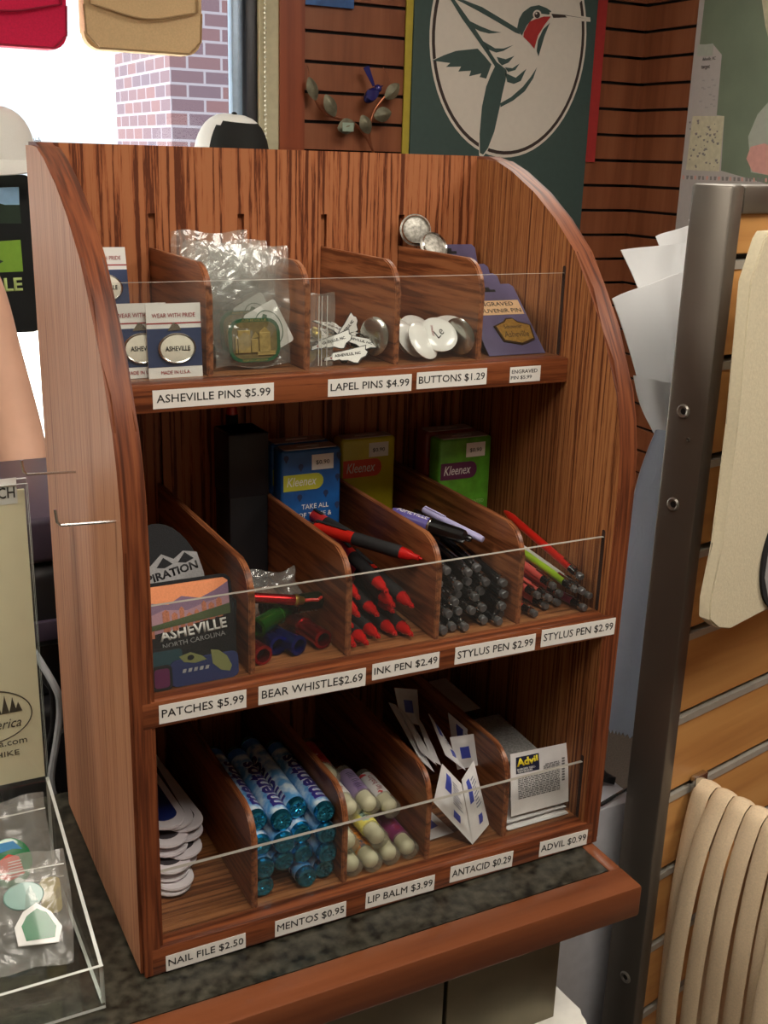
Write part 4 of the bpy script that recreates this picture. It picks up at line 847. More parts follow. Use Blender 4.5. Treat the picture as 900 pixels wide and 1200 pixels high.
canvas = mat('natural_canvas', (206, 196, 168), .9, var=.05, scale=350, bump=.35)
bag = thing('canvas_tote', 'natural canvas bag with black oval patch hanging on the gondola', 'bag', GM_)
def loc(px, py, off): q = on(px, py, off); return q.x, q.z
OFF = -.075
tl_, bl_ = loc(897, 272, OFF), loc(831, 722, OFF); br_ = loc(899, 713, OFF)
outl = [(tl_[0]+.001, tl_[1]-.006), (loc(880, 331, OFF)), loc(865, 500, OFF), loc(848, 640, OFF), loc(833, 705, OFF), loc(832, 727, OFF), loc(842, 736, OFF), loc(856, 737, OFF), br_, (br_[0]+.36, br_[1]+.03), (tl_[0]+.40, tl_[1]+.01), (tl_[0]+.006, tl_[1])]
g = G(); g.prism(outl, .014, tl(0, OFF+.014, 0) @ FACE, bev=.0012); part('bag_body', g, canvas, bag)
g = G(); zt = tl_[1]
for x0 in (.10, .30):
    pass
g.tube([(tl_[0]+.09, OFF+.007, zt-.01), (tl_[0]+.11, OFF+.012, zt+.06), (tl_[0]+.19, -.02, zt+.085), (tl_[0]+.27, OFF+.012, zt+.06), (tl_[0]+.29, OFF+.007, zt-.01)], .010, 8, flat=.25)
part('handle', g, canvas, bag)
pcx = loc(922, 648, OFF); M = tl(pcx[0], OFF-.0002, pcx[1]) @ FACE
g = G(); g.prism(ell(.050, .064, 40), .003, M, bev=.0008); p = part('oval_patch', g, thread, bag, label='black bordered oval mountain patch')
g = G(); g.prism([(-.043, .010), (-.034, .020), (-.028, .026), (-.022, .022), (-.010, .036), (.002, .026), (.016, .04), (.036, .02), (.043, .01), (.044, -.012), (.034, -.038), (.015, -.054), (-.01, -.056), (-.03, -.044), (-.043, -.018)], .0004, M @ tl(0, 0, .003)); part('embroidery', g, greyt, p, smooth=0)
text('MOUNTAINS', black, p, M @ tl(0, .004, .0034) @ rz(.16), .072, .010, bold=.03); text('ASHEVILLE', black, p, M @ tl(.006, -.012, .0034) @ rz(.12), .058, .009, shear=.3, bold=.03); text('NC', black, p, M @ tl(-.018, -.036, .0034), .02, .010)
hz = on(827, 921, -.01); hx = hz.x
pg = thing('display_peg', 'flat bright metal peg hooked into a gondola slat groove', 'hook', GM_)
g = G(); g.box((hx-.012, -.004, hz.z-.016), (hx+.012, .004, hz.z+.012), bev=.001); part('peg_plate', g, steel, pg)
g = G(); g.box((hx-.008, -.23, hz.z-.012), (hx+.008, -.004, hz.z-.006), bev=.001); g.box((hx-.008, -.234, hz.z-.012), (hx+.008, -.229, hz.z+.012), bev=.001); part('peg_arm', g, steel, pg)
straps = ['nearest the slats', 'second from the slats', 'third from the slats', 'fourth from the slats', 'fifth from the slats', 'sixth from the slats', 'seventh from the slats', 'second from the tip', 'at the peg tip']
webm = mat('cotton_webbing', (218, 196, 164), .9, var=.08, scale=500, bump=.4)
rn = random.Random(9)
for k in range(9):
    y = -.013-.0235*k; zt = hz.z-.006+.0058; sp_ = .006+.006*((k*4) % 5)+rn.uniform(0, .006); dz = rn.uniform(-.004, .004)
    lft = [(hx-.004, y, zt+.003), (hx-.016, y, zt-.010), (hx-.022-sp_*.5, y+rn.uniform(-.0003, .0003), zt-.06), (hx-.026-sp_*.8, y+rn.uniform(-.0003, .0003), zt-.14), (hx-.024-sp_, y, zt-.26), (hx-.018-sp_*.9, y, zt-.42)]
    rgt = [(hx+.004, y, zt+.003), (hx+.017, y, zt-.010), (hx+.03+sp_*.6, y+rn.uniform(-.0003, .0003), zt-.08), (hx+.04+sp_, y+rn.uniform(-.0003, .0003), zt-.2), (hx+.036+sp_, y, zt-.42)]
    g = G(); g.tube(spline(lft[::-1]+rgt, 7), .0112, 10, flat=.30, side=(0, 1, 0))
    o = part('cotton_strap', g, webm); tag(o, 'cream cotton strap looped over the peg, '+straps[k], 'strap', 'cotton straps on the gondola peg', GM_)

# plastic carrier bags tucked behind the gondola post
bagw = clear('white_plastic_bag', (250, 250, 250), .03, .95, .2, (246, 246, 246), fres=.1); bagt = clear('bluish_plastic_bag', (232, 236, 244), .10, .62, .15, (222, 226, 234), .8, 25)
def flap(L, Rr, y0, y1, m, lb, thick=.0012, jag=0, wob=.002):
    L = spline([at(px, py, 1, y0) for px, py in L], 4); R_ = spline([at(px, py, 1, y1) for px, py in Rr], 4); n = min(len(L), len(R_))-1
    def fn(u, v):
        k = min(int(v*n), n-1); f = v*n-k; a = L[k].lerp(L[k+1], f); b = R_[k].lerp(R_[k+1], f); p = a.lerp(b, u)
        p.y += wob*math.sin(9*u+3*v)+.02*u*(1-u)
        if jag and v > .995: p.z += jag*(abs((u*14) % 1-.5)*2-.5)
        return p
    g = G(); g.sheet(fn, 56 if jag else 16, n, thick); o = part('plastic_bag', g, m, smooth=60); tag(o, lb, 'plastic bag', 'plastic carrier bags behind the post')
flap([(768, 277), (777, 300), (786, 335), (793, 380), (797, 430), (799, 480)], [(818, 262), (820, 300), (822, 340), (824, 380), (824, 430), (824, 480)], .42, .46, bagw, 'white plastic bag edge rising highest, directly behind the steel post')
flap([(727, 293), (744, 328), (758, 366), (768, 410), (775, 460), (780, 520)], [(815, 284), (815, 330), (815, 370), (815, 410), (815, 460), (815, 520)], .35, .39, bagw, 'white plastic bag fanned out in the middle of the three bags')
flap([(717, 350), (730, 385), (741, 420), (751, 455), (763, 495), (778, 535)], [(805, 318), (805, 370), (805, 410), (805, 450), (805, 495), (805, 535)], .28, .33, bagw, 'white plastic bag curling out nearest the wooden rack')
flap([(742, 440), (747, 462), (754, 482), (764, 502), (772, 518), (780, 540)], [(800, 452), (800, 470), (800, 490), (800, 510), (800, 525), (800, 545)], .250, .285, bagw, 'white plastic bag low under the curling one, only its edge showing')
flap([(768, 505), (752, 550), (738, 610), (725, 690), (708, 780), (696, 850)], [(800, 505), (800, 560), (800, 620), (795, 690), (785, 780), (770, 876)], .215, .25, bagt, 'bluish translucent plastic bag with zigzag edge hanging beside the rack', .0006, .006, .004)
# carrier for those bags on the gondola's rear side
cr = thing('bag_holder', 'wire holder behind the gondola post carrying plastic bags', 'bag holder')
b0 = at(800, 300, 1, .34); g = G(); g.tube([(b0.x+.03, .20, b0.z+.045), (b0.x+.03, .35, b0.z+.045), (b0.x+.034, .37, b0.z+.045)], .003, 8); part('wire_arm', g, steel, cr)
g = G(); g.tube([(b0.x+.03, .20, b0.z+.05), (b0.x+.03, .20, FL)], .006, 8); g.box((b0.x-.08, .19, FL), (b0.x+.16, .5, FL+.012), bev=.003); part('stand_pole', g, steel, cr)

wc = thing('white_cabinet', 'plain white low cabinet beyond the end of the counter', 'cabinet', tl(.56, .165, FL))
ztop = at(725, 943, 1, .135).z-FL
g = G(); g.box((-.062, -.03, .03), (.095, .36, ztop), bev=.004); part('body', g, mat('white_laminate', (206, 206, 212), .4), wc); g = G(); g.box((-.05, -.02, 0), (.085, .35, .03)); part('plinth', g, dark, wc, smooth=0)
bb = thing('black_folded_bag', 'black folded cloth bag lying on the white cabinet', 'bag', tl(.555, .28, FL+ztop))
g = G(); g.sheet(lambda u, v: (-.06+.15*u, -.11+.26*v, .012+.085*math.sin(PI*u)*math.sin(PI*v)**.5+.006*math.sin(9*u+7*v)), 14, 14, .01); part('cloth', g, mat('black_cloth', (20, 20, 22), .85), bb, smooth=60)
g = G(); g.tube([(-.07, -.10, .016), (-.02, -.135, .010), (.04, -.145, .008), (.1, -.13, .01)], .0025, 6); part('metal_rod', g, steel, bb)

# ------------------------------------------------------------------ on the wall behind
bx = lambda px, py: at(px, py, 1, YB-.012)
ban = thing('hummingbird_banner', 'tall dark green banner with hummingbird in a white oval', 'banner', tl(1.60, YB-.016, 0))
bgreen = mat('banner_green', (60, 80, 76), .7, var=.04); bwhite = mat('banner_white', (214, 206, 194), .7, var=.02); bdark = mat('banner_dark', (58, 46, 42), .7); bred = mat('banner_red', (168, 44, 42), .7)
bo = Vector((1.60, YB-.016, 0))
def b2(px, py): q = at(px, py, 1, bo.y); return (q.x-bo.x, q.z)
x0 = b2(480, 90)[0]; x1 = b2(694, 90)[0]
g = G(); g.box((x0+.008, 0, .38), (x1, .006, 1.42)); part('cloth', g, bgreen, ban, smooth=0)
g = G(); g.box((x0-.012, .007, .36), (x0+.1, .012, 1.42)); part('yellow_backing', g, mat('banner_yellow', (176, 158, 52), .7), ban, smooth=0)
g = G(); g.tube([(x0-.02, .003, 1.42), (x1+.02, .003, 1.42)], .008, 10); part('hanging_rod', g, steel, ban)
zc = lambda x, y: b2(470+x/3.6, y/3.6)
L_, R2, B_ = zc(115, 262), zc(775, 245), zc(445, 665)
ox, oa = (L_[0]+R2[0])/2, (R2[0]-L_[0])/2; ob_ = oa*1.22; oz = B_[1]+ob_
def lay_(pts, mi, lift): emb.prism(pts, .0003, tl(0, -.0003-lift, 0) @ FACE, mi=mi)
emb = G()
lay_(ell(oa, ob_, 64, ox, oz), 1, 0); lay_(ell(oa*.972, ob_*.975, 64, ox, oz), 2, .0003); lay_(ell(oa*.935, ob_*.945, 64, ox, oz), 1, .0006)
P_ = lambda l: [zc(*q) for q in l]
def grow(pts, d):
    cx = sum(p[0] for p in pts)/len(pts); cz = sum(p[1] for p in pts)/len(pts)
    return [(cx+(x-cx)*d, cz+(z-cz)*d) for x, z in pts]
tail = P_([(395, 280), (445, 300), (438, 345), (425, 400), (413, 460), (392, 555), (365, 625), (345, 652), (331, 645), (330, 565), (340, 450), (358, 365), (378, 315)])
lwing = P_([(130, 256), (180, 233), (230, 215), (322, 205), (350, 235), (380, 272), (358, 332), (330, 325), (337, 310), (286, 322), (294, 298), (240, 302), (252, 281), (188, 283), (206, 266)])
lay_(grow(tail, 1.06), 1, .0009); lay_(grow(lwing, 1.03), 1, .0009)
lay_(tail, 0, .0012); lay_(lwing, 0, .0012)
lay_(P_([(200, -6), (245, -6), (280, 0), (330, 30), (420, 85), (490, 132), (530, 165), (575, 235), (560, 285), (540, 330), (500, 350), (462, 352), (440, 335), (436, 300), (395, 282), (370, 240), (318, 170), (262, 90)]), 1, .0012)
for q in ([(205, -4), (222, -4), (262, 52), (300, 105), (350, 182), (402, 262), (440, 292), (445, 308), (395, 282), (368, 238), (318, 165), (255, 78)],
          [(225, -4), (262, 0), (340, 30), (420, 78), (492, 122), (500, 145), (480, 138), (410, 96), (330, 50), (262, 14)],
          [(290, 90), (335, 112), (380, 130), (422, 137), (370, 142), (330, 132), (305, 118)], [(345, 174), (395, 204), (430, 205), (472, 190), (430, 215), (400, 222), (362, 208)],
          [(402, 240), (440, 250), (476, 236), (452, 264), (424, 276), (410, 262)], [(436, 284), (468, 288), (498, 268), (480, 296), (450, 304)],
          [(438, 308), (482, 328), (527, 290), (503, 342), (474, 354), (446, 346)],
          [(571, 285), (556, 330), (520, 385), (470, 425), (418, 452), (416, 436), (462, 410), (512, 366), (545, 325)],
          [(488, 118), (496, 80), (512, 52), (545, 28), (580, 22), (612, 34), (632, 48), (622, 62), (590, 58), (555, 76), (528, 108), (508, 150), (498, 138)],
          [(626, 96), (604, 150), (578, 238), (570, 215), (576, 170), (597, 125)]): lay_(P_(q), 0, .0018)
lay_(P_([(516, 138), (540, 92), (566, 80), (600, 70), (630, 70), (604, 104), (576, 150), (560, 206), (541, 182), (514, 156)]), 3, .0021)
lay_(P_([(622, 50), (690, 56), (796, 74), (797, 92), (700, 86), (628, 84)]), 1, .0018); lay_(P_([(632, 58), (690, 63), (786, 80), (700, 74), (640, 76)]), 2, .0021); lay_(P_([(690, 66), (786, 80), (700, 76)]), 1, .0024)
lay_(P_([(572+18*math.cos(a), 62+20*math.sin(a)) for a in [2*PI*k/16 for k in range(16)]]), 1, .0021); lay_(P_([(572+12*math.cos(a), 63+14*math.sin(a)) for a in [2*PI*k/16 for k in range(16)]]), 2, .0024); lay_(P_([(568+4*math.cos(a), 57+4*math.sin(a)) for a in [2*PI*k/8 for k in range(8)]]), 1, .0027)
lay_(P_([(730, -10), (770, -10), (745, 20)]), 1, .0018)
part('emblem', emb, [bgreen, bwhite, bdark, bred], ban, smooth=0)
rb = bx(698, 190); g = G(); g.box((rb.x-.16, YB-.007, rb.z), (rb.x, YB-.003, 1.40)); tag(part('red_banner', g, bred, smooth=0), 'red banner showing as a strip beside the green banner', 'banner')
q0, q1 = bx(358, 5), bx(415, 6); g = G(); g.box((q0.x, YB-.012, q0.z-.0), (q1.x, YB-.004, q0.z+.12), bev=.001); s_ = part('blue_sign', g, mat('sign_blue', (70, 110, 170), .5, var=.3, scale=20)); tag(s_, 'small blue picture hanging above the metal bird', 'picture')

mb = thing('metal_bird_branch', 'copper branch wall ornament with leaves and a blue bird', 'wall ornament', tl(0, YB-.03, 0))
def w2(px, py, d=0): q = at(px, py, 1, YB-.03); return Vector((q.x, d, q.z))
zz = lambda x, y, d=0: w2(340+x/5.625, y/5.625, d)
copper = mat('copper_stem', (140, 84, 58), .35, .7); leafm = mat('patina_leaf', (122, 118, 98), .45, .4, var=.3, scale=60); bluem = mat('cobalt_enamel', (34, 34, 104), .22, .3, coat=.6)
g = G(); g.tube(spline([zz(125, 510), zz(165, 655), zz(230, 745), zz(320, 780), zz(400, 800), zz(460, 850), zz(515, 930), zz(560, 1030)], 6), .0035, 8); part('main_stem', g, copper, mb)
g = G(); g.tube(spline([zz(545, 1000), zz(525, 900), zz(540, 770), zz(580, 690), zz(650, 610), zz(700, 560)], 6), .0032, 8); part('side_stem', g, copper, mb)
for a, b in ((zz(122, 512), zz(138, 430)), (zz(655, 530), zz(640, 440))):
    g = G(); g.tube([a, a.lerp(b, .5)+Vector((.002, .01, 0)), b+Vector((0, .024, 0))], .0008, 5); part('hanging_wire', g, copper, mb)
def leaf(a, b, wd):
    a, b = Vector(a), Vector(b); ax = b-a; sd = ax.cross(Y).normalized(); g = G()
    g.sheet(lambda u, v: a+ax*v+sd*(wd*(u-.5)*2*math.sin(PI*min(.97, v*.93+.04))**.8)+Vector((0, -.012*(1-abs(u-.5)*2)*math.sin(PI*v)-.004, 0)), 8, 10, .0012); return part('leaf', g, leafm, mb, smooth=60)
for a, b, wd in [(p, q, w*1.5) for p, q, w in ((zz(165, 660), zz(118, 510), .010), (zz(290, 765), zz(228, 625), .0115), (zz(420, 815), zz(310, 850), .013), (zz(515, 880), zz(468, 760), .0115), (zz(550, 770), zz(660, 740), .0125), (zz(625, 650), zz(712, 555), .0115))]: leaf(a, b, wd)
bc = zz(520, 630, -.012); g = G(); g.ball((0, 0, 0), .019, 16, sc=(1.35, .8, .85), M=tl(*bc) @ ry(-.75)); g.ball((0, 0, 0), .011, 12, M=tl(*zz(565, 585, -.012))); g.lathe([(.004, 0), (0, .012)], aim(zz(578, 575, -.012), (.9, 0, .35)), 8)
bd = part('bird_body', g, bluem, mb)
g = G(); a, b = zz(540, 570, -.010), zz(495, 440, -.004); ax = b-a; sd = ax.cross(Y).normalized(); g.sheet(lambda u, v: a+ax*v+sd*((u-.5)*2*(.0035+.0055*v)), 4, 6, .002); part('bird_tail', g, bluem, mb)
g = G(); g.sheet(lambda u, v: bc+Vector((-.020+.034*u, -.0165-.004*math.sin(PI*u), .012-.026*v*math.sin(PI*(.2+.7*u)))), 6, 5, .0015); part('bird_wing', g, bluem, mb)
c = zz(366, 838); g = G(); g.box((c.x-.016, -.016, c.z-.011), (c.x+.016, -.0145, c.z+.011), ry(0)); part('price_tag', g, mat('pale_tag', (150, 168, 150), .5), mb, smooth=0)

mp = thing('wall_map', 'large green and grey city map on the right wall', 'map', tl(XR-.010, 0, 0))
mw = mat('map_paper', (176, 168, 164), .6, var=.03); mg = mat('map_green', (112, 124, 104), .6, var=.10, scale=7); ml = mat('map_pale', (166, 170, 158), .6, var=.04); mpk = mat('map_pink', (206, 150, 140), .6); mcr = mat('map_cream', (196, 188, 160), .6, var=.1, scale=60); mgy = mat('map_marks', (128, 122, 120), .6)
def m2(px, py): q = at(px, py, 0, XR-.010); return (-q.y, q.z)
WALLX = Matrix(((0, 0, -1, 0), (-1, 0, 0, 0), (0, 1, 0, 0), (0, 0, 0, 1)))
a = m2(806, 130); g = G(); g.box((0, .95, .46), (.008, -a[0], 1.42)); part('sheet', g, mw, mp, smooth=0)
g = G()
def mpoly(l, mi, lift=0): g.prism([m2(*q) for q in l], .0004, tl(-lift, 0, 0) @ WALLX, mi=mi)
mpoly([(826, 0), (836, -60), (960, -60), (985, 240), (845, 200), (849, 136), (840, 135), (846, 64), (836, 52), (820, 52)], 0)
mpoly([(891, -60), (893, 0), (897, 30), (902, 50), (960, 60), (960, -60)], 3, .0004); mpoly([(888, 134), (902, 118), (960, 110), (960, 215), (880, 202), (877, 160)], 1, .0004); mpoly([(880, 172), (896, 168), (905, 172), (912, 208), (882, 201), (875, 186)], 2, .0008)
mpoly([(818, 53), (836, 51), (835, 65), (817, 66)], 4, .0004); mpoly([(812, 136), (849, 136), (843, 201), (804, 199)], 3, .0004)
rn = random.Random(3)
for k in range(46):
    x, y = rn.uniform(808, 842), rn.uniform(140, 196); s_ = rn.uniform(.5, 1.6); mpoly([(x-s_, y-s_*.6), (x+s_, y-s_), (x+s_*.7, y+s_*.9), (x-s_*.6, y+s_)], 5, .0008)
for k in range(26):
    x = 800+k*4.6; y = 207+.14*(x-800)*.25; mpoly([(x, y-1.5), (x+rn.uniform(1.5, 3.6), y-1.5), (x+rn.uniform(1.5, 3.4), y+3), (x, y+3)], 5 if k % 3 else 2, .0004)
for k in range(14):
    x, y = rn.uniform(820, 838), rn.uniform(92, 128); mpoly([(x-1, y-.6), (x+2, y-.8), (x+2.2, y+.8), (x-1, y+.8)], 6, .0004)
part('printed_areas', g, [mg, ml, mpk, mcr, ml, mgy, mat('map_faint', (158, 152, 150), .6)], mp, smooth=0)
for s_, px, py, w_, h_ in (('Asheville, NC', 831, 69, .052, .010), ('target', 827, 79, .034, .012)):
    q = m2(px, py); text(s_, black, mp, tl(-.0006, 0, 0) @ WALLX @ tl(q[0], q[1], 0), w_, h_)

# ------------------------------------------------------------------ things shown in the window
rail = thing('hanging_rail', 'metal rail across the top of the window carrying bags', 'rail', tl(0, 1.9, 0))
g = G(); g.tube([(-1.3, 0, 1.44), (.9, 0, 1.44)], .011, 12); part('bar', g, steel, rail)
for x in (-1.25, .84): g = G(); g.tube([(x, 0, 1.44), (x, 0, CEIL)], .007, 8); part('rail_bracket', g, steel, rail)
def messenger(name, lb, x0, x1, zb, m, mdark):
    t = thing(name, lb, 'bag', tl((x0+x1)/2, 1.9, zb)); w = x1-x0; hh = .29
    g = G(); g.prism(rrect(-w/2, 0, w/2, hh, .035), .05, tl(0, .025, 0) @ FACE, bev=.010); b = part('bag_body', g, m, t, smooth=50)
    g = G(); g.sheet(lambda u, v: (-w/2+.012+u*(w-.024), -.030-.004*math.sin(PI*u), .088+.012*math.cos(2*PI*u)*.4+v*.21-.012*(math.sin(PI*u))*(1-v)), 18, 8, .004); part('front_flap', g, m, t, smooth=60)
    g = G(); pts = [(-w/2+.012, -.0345, .30)]+[(-w/2+.012+(w-.024)*k/18, -.0345-.004*math.sin(PI*k/18), .086+.012*math.cos(2*PI*k/18)*.4-.012*math.sin(PI*k/18)) for k in range(19)]+[(w/2-.012, -.0345, .30)]
    g.tube(pts, .0022, 6); g.tube([(-w/2+.0, -.026, .09), (-w/2+.003, -.026, .03), (-w/2+.03, -.026, .0025), (w/2-.03, -.026, .0025), (w/2-.003, -.026, .03), (w/2, -.026, .09)], .0022, 6); part('piping', g, mdark, t)
    g = G(); zr = 1.44-zb-.055; g.tube(spline([(-w/2+.02, 0, hh-.03), (-w/2+.03, 0, hh+.08), (-.02, 0, zr), (.02, 0, zr), (w/2-.03, 0, hh+.08), (w/2-.02, 0, hh-.03)], 6), .014, 8, flat=.25, side=(0, 1, 0)); part('shoulder_strap', g, m, t); g = G(); zq = 1.44-zb; g.tube(spline([(0, -.004, zr-.012), (0, -.012, zr-.006), (0, -.014, zr+.02), (0, -.016, zq-.004), (0, -.010, zq+.012), (0, .006, zq+.0145), (0, .016, zq+.002)], 5), .0022, 6); part('hang_hook', g, steel, t)
rdm = mat('crimson_canvas', (222, 24, 78), .85, var=.08, scale=300, bump=.3); tnm = mat('tan_canvas', (220, 188, 142), .85, var=.06, scale=300, bump=.3)
q = at(233, 60, 1, 1.9); messenger('messenger_bag', 'tan canvas messenger bag hanging in the window', .398, .668, .912, tnm, mat('tan_piping', (170, 138, 98), .8))
messenger('messenger_bag', 'crimson canvas messenger bag hanging at the left in the window', .085, .360, .905, rdm, mat('crimson_piping', (160, 16, 54), .8))
capw = mat('white_cap', (240, 239, 234), .85, var=.02, scale=400, bump=.2); capb = mat('black_cap_front', (20, 22, 20), .8)
def cap(name, lb, M, black_front):
    t = thing(name, lb, 'cap', M); n = 36; r = .088
    g = G(); m = 9
    prof = [(r*(math.cos(a)**.7), .108*math.sin(a)) for a in [PI/2*k/m for k in range(m)]]+[(0, .108)]
    g.lathe(prof, None, n, cap=False, sy=1.12)
    if black_front:
        for f in g.bm.faces:
            c = f.calc_center_median()
            if c.y < -.018 and c.z < .094: f.material_index = 1
    part('crown', g, [capw, capb], t, smooth=60)
    g = G(); g.ball((0, 0, .109), .007, 10, sc=(1, 1, .6)); part('top_button', g, capb if black_front else capw, t)
    g = G()
    def brim(u, v):
        a = PI*(.08+.84*u); rr = r*1.0+v*.066*math.sin(a)**.7; x = math.cos(a)*(r*.99+v*.012); y = -math.sin(a)*r*1.10-v*.068*math.sin(a)**.8
        return (x, y, .006-.016*(x/r)**2*(.4+v)-.012*v)
    g.sheet(brim, 20, 6, .003); part('brim', g, capw, t, smooth=60)
    if not black_front: text('Asheville', mat('cap_stitch', (90, 86, 84), .8), t, tl(.035, -.0935, .045) @ rz(.38) @ rx(PI/2-.3), .06, .014, shear=.3)
    return t
cp2 = at(271, 172, 1, 1.9)
cap('trucker_cap', 'white cap with black front panel just above the rack top', tl(cp2.x, 1.9, cp2.z-.032) @ rz(.35) @ rx(.12), True)
hs = thing('hat_stand', 'slim metal stand holding the white and black cap', 'stand', tl(cp2.x, 1.9, FL)); g = G(); g.lathe([(.11, 0), (.11, .01), (.012, .02), (.012, cp2.z-FL+.028), (.05, cp2.z-FL+.03), (.05, cp2.z-FL+.045), (0, cp2.z-FL+.05)], None, 24); part('pole', g, steel, hs)
cp1 = at(-6, 178, 1, 1.84)
cap('baseball_cap', 'white cap at the far left in front of the window', tl(cp1.x-.01, 1.84, cp1.z-.01) @ rz(.75) @ rx(.1), False)
ds = thing('display_stand', 'slim metal stand behind the dark shirt at the window', 'stand', tl(cp1.x-.01, 1.86, FL)); g = G(); g.lathe([(.13, 0), (.13, .01), (.012, .02), (.012, cp1.z-FL+.02), (.05, cp1.z-FL+.022), (.05, cp1.z-FL+.03), (0, cp1.z-FL+.034)], None, 24); part('pole', g, steel, ds)
ts = thing('folded_shirt', 'black shirt with mountain print hanging in the window at left', 'shirt', tl(0, 1.80, 0))
def t2(px, py): q = at(px, py, 1, 1.80); return (q.x, q.z)
rt_ = t2(41, 300)[0]; zb_ = t2(40, 389)[1]; zt_ = t2(30, 205)[1]; lf = rt_-.33
g = G(); g.prism(rrect(lf, zb_, rt_, zt_, .012), .022, tl(0, .022, 0) @ FACE, bev=.004); part('cloth', g, mat('black_jersey', (24, 27, 27), .9, var=.15, scale=30), ts)
g = G(); pr_ = lambda pts, mi, lf_: g.prism([t2(*q) for q in pts], .0004, tl(0, -lf_, 0) @ FACE, mi=mi)
pr_([(-60, 222), (22, 219), (23, 246), (-60, 252)], 0, .0); pr_([(-60, 246), (-10, 236), (6, 240), (23, 240), (25, 262), (-60, 262)], 1, .0004); pr_([(-60, 287), (24, 281), (27, 318), (-60, 322)], 2, .0)
pr_([(-60, 305), (-20, 298), (4, 306), (-5, 312), (-60, 318)], 1, .0004)
part('print', g, [mat('print_sky', (150, 190, 224), .8), mat('print_hills', (40, 58, 44), .8), mat('print_lime', (128, 172, 56), .8)], ts, smooth=0)
tp = t2(-22, 335); text('ASHEVILLE', mat('print_pale_lime', (190, 210, 130), .8), ts, tl(tp[0]-.01, -.0004, tp[1]) @ FACE @ rz(.02), .196, .030, bold=.03)

# ------------------------------------------------------------------ behind and left of the rack
desk = thing('back_desk', 'low dark work desk behind the sales counter', 'desk', tl(-.2, .72, FL))
g = G(); g.box((-1.0, -.33, .74), (.44, .20, .77), bev=.003); part('desk_top', g, mat('dark_desk', (46, 42, 40), .5), desk)
for x in (-.95, .36):
    for y in (-.28, .14): g = G(); g.box((x, y, 0), (x+.05, y+.04, .74), bev=.003); part('desk_leg', g, dark, desk)
pk = mat('printer_black', (26, 25, 28), .38); pk2 = mat('printer_violet_grey', (66, 56, 72), .35)
pz = FL+.77; ptop = at(48, 607, 1, .50).z
pn_ = thing('black_printer', 'black office printer partly hidden behind the rack', 'printer', tl(.14, .62, pz)); hp = ptop-pz
g = G(); g.box((-.20, -.13, 0), (.22, .17, hp*.42), bev=.014, seg=3); part('lower_body', g, pk, pn_)
g = G(); g.box((-.19, -.10, hp*.42), (.21, .16, hp*.60), bev=.01, seg=3); part('middle_body', g, pk, pn_)
g = G(); g.box((-.20, -.13, hp*.60), (.22, .17, hp*.86), bev=.02, seg=3); part('upper_body', g, pk, pn_)
g = G(); g.box((-.20, -.125, hp*.865), (.22, .165, hp), bev=.008, seg=3); part('scanner_lid', g, pk2, pn_)
g = G(); g.box((-.18, -.138, hp*.64), (.20, -.129, hp*.70), bev=.002); part('paper_slot', g, pk2, pn_)
for k, (pts, m, lb) in enumerate((([(62, 800), (70, 830), (66, 870), (60, 915), (72, 945)], 'white', 'pale grey cable drooping behind the rack edge'), ([(55, 790), (62, 845), (55, 885), (68, 935)], 'black', 'black cable hanging left of the pale grey one'), ([(80, 840), (66, 868), (62, 900), (75, 940)], 'black', 'black cable looping closest to the rack side'))):
    g = G(); P3 = [at(px, py, 1, .385+.03*k) for px, py in pts]; P3 = [Vector((P3[0].x-.03, .44+.012*k, P3[0].z+.06))]+P3+[Vector((P3[-1].x+.05, .40+.03*k, max(pz+.004, P3[-1].z-.05)))]
    g.tube(spline(P3, 6), .0042 if m == 'white' else .003, 8); tag(part('cable', g, mat('grey_cable', (150, 152, 156), .4) if m == 'white' else mat('black_cable', (22, 22, 24), .45)), lb, 'cable')

# acrylic counter display with bagged pins
tr = thing('acrylic_display', 'clear acrylic counter display with cream sign and front tray', 'display stand')
acr = clear('tray_acrylic', (251, 253, 252), .03, .008, .03, fres=.08); acre = mat('acrylic_edge', (205, 210, 206), .25, spec=.8)
x0, x1 = -.30, -.058; yF, yB = -.022, .190
def clearbox(name, a, b, edge=(1,)):
    g = G(); fs = g.box(a, b)
    for k in edge: fs[k].material_index = 1
    return part(name, g, [acr, acre], tr, smooth=0)
clearbox('tray_floor', (x0, yF, .001), (x1, yB, .004), (2,)); clearbox('front_wall', (x0, yF, .004), (x1, yF+.003, .044), (1, 4, 5))
g = G(); g.prism([(yF+.003, .004), (yB, .004), (yB, .108), (yF+.003, .044)], .003, tl(x1-.003, 0, 0) @ YZ, side=1); part('side_wall', g, [acr, acre], tr, smooth=0)
g = G(); g.prism([(yF+.003, .004), (yB, .004), (yB, .108), (yF+.003, .044)], .003, tl(-.150, 0, 0) @ YZ, side=1); part('tray_divider', g, [acr, acre], tr, smooth=0)
clearbox('back_wall', (x0, yB, .001), (x1-.001, yB+.003, .414), (1, 5)); clearbox('sign_cover', (x0, yB-.007, .108), (x1-.001, yB-.005, .411), (1, 5))
cream = mat('cream_sign', (238, 230, 198), .6, var=.02)
g = G(); g.box((x0+.002, yB-.004, .112), (x1-.004, yB-.001, .405)); sg = part('sign_card', g, cream, tr, smooth=0)
SM = lambda px, py: (lambda q: tl(q.x, yB-.0043, q.z) @ FACE)(at(px, py, 1, yB-.0043))
q = at(17, 575, 1, yB-.004); g = G(); g.box((q.x-.08, -.0002+yB-.0043, q.z-.012), (q.x+.002, yB-.0041, q.z+.012)); ps = part('paper_sticker', g, white, tr, smooth=0, label='white sticker ending in CH')
text('PATCH', black, ps, tl(q.x-.017, yB-.0047, q.z-.001) @ FACE, .034, .0105, bold=.01)
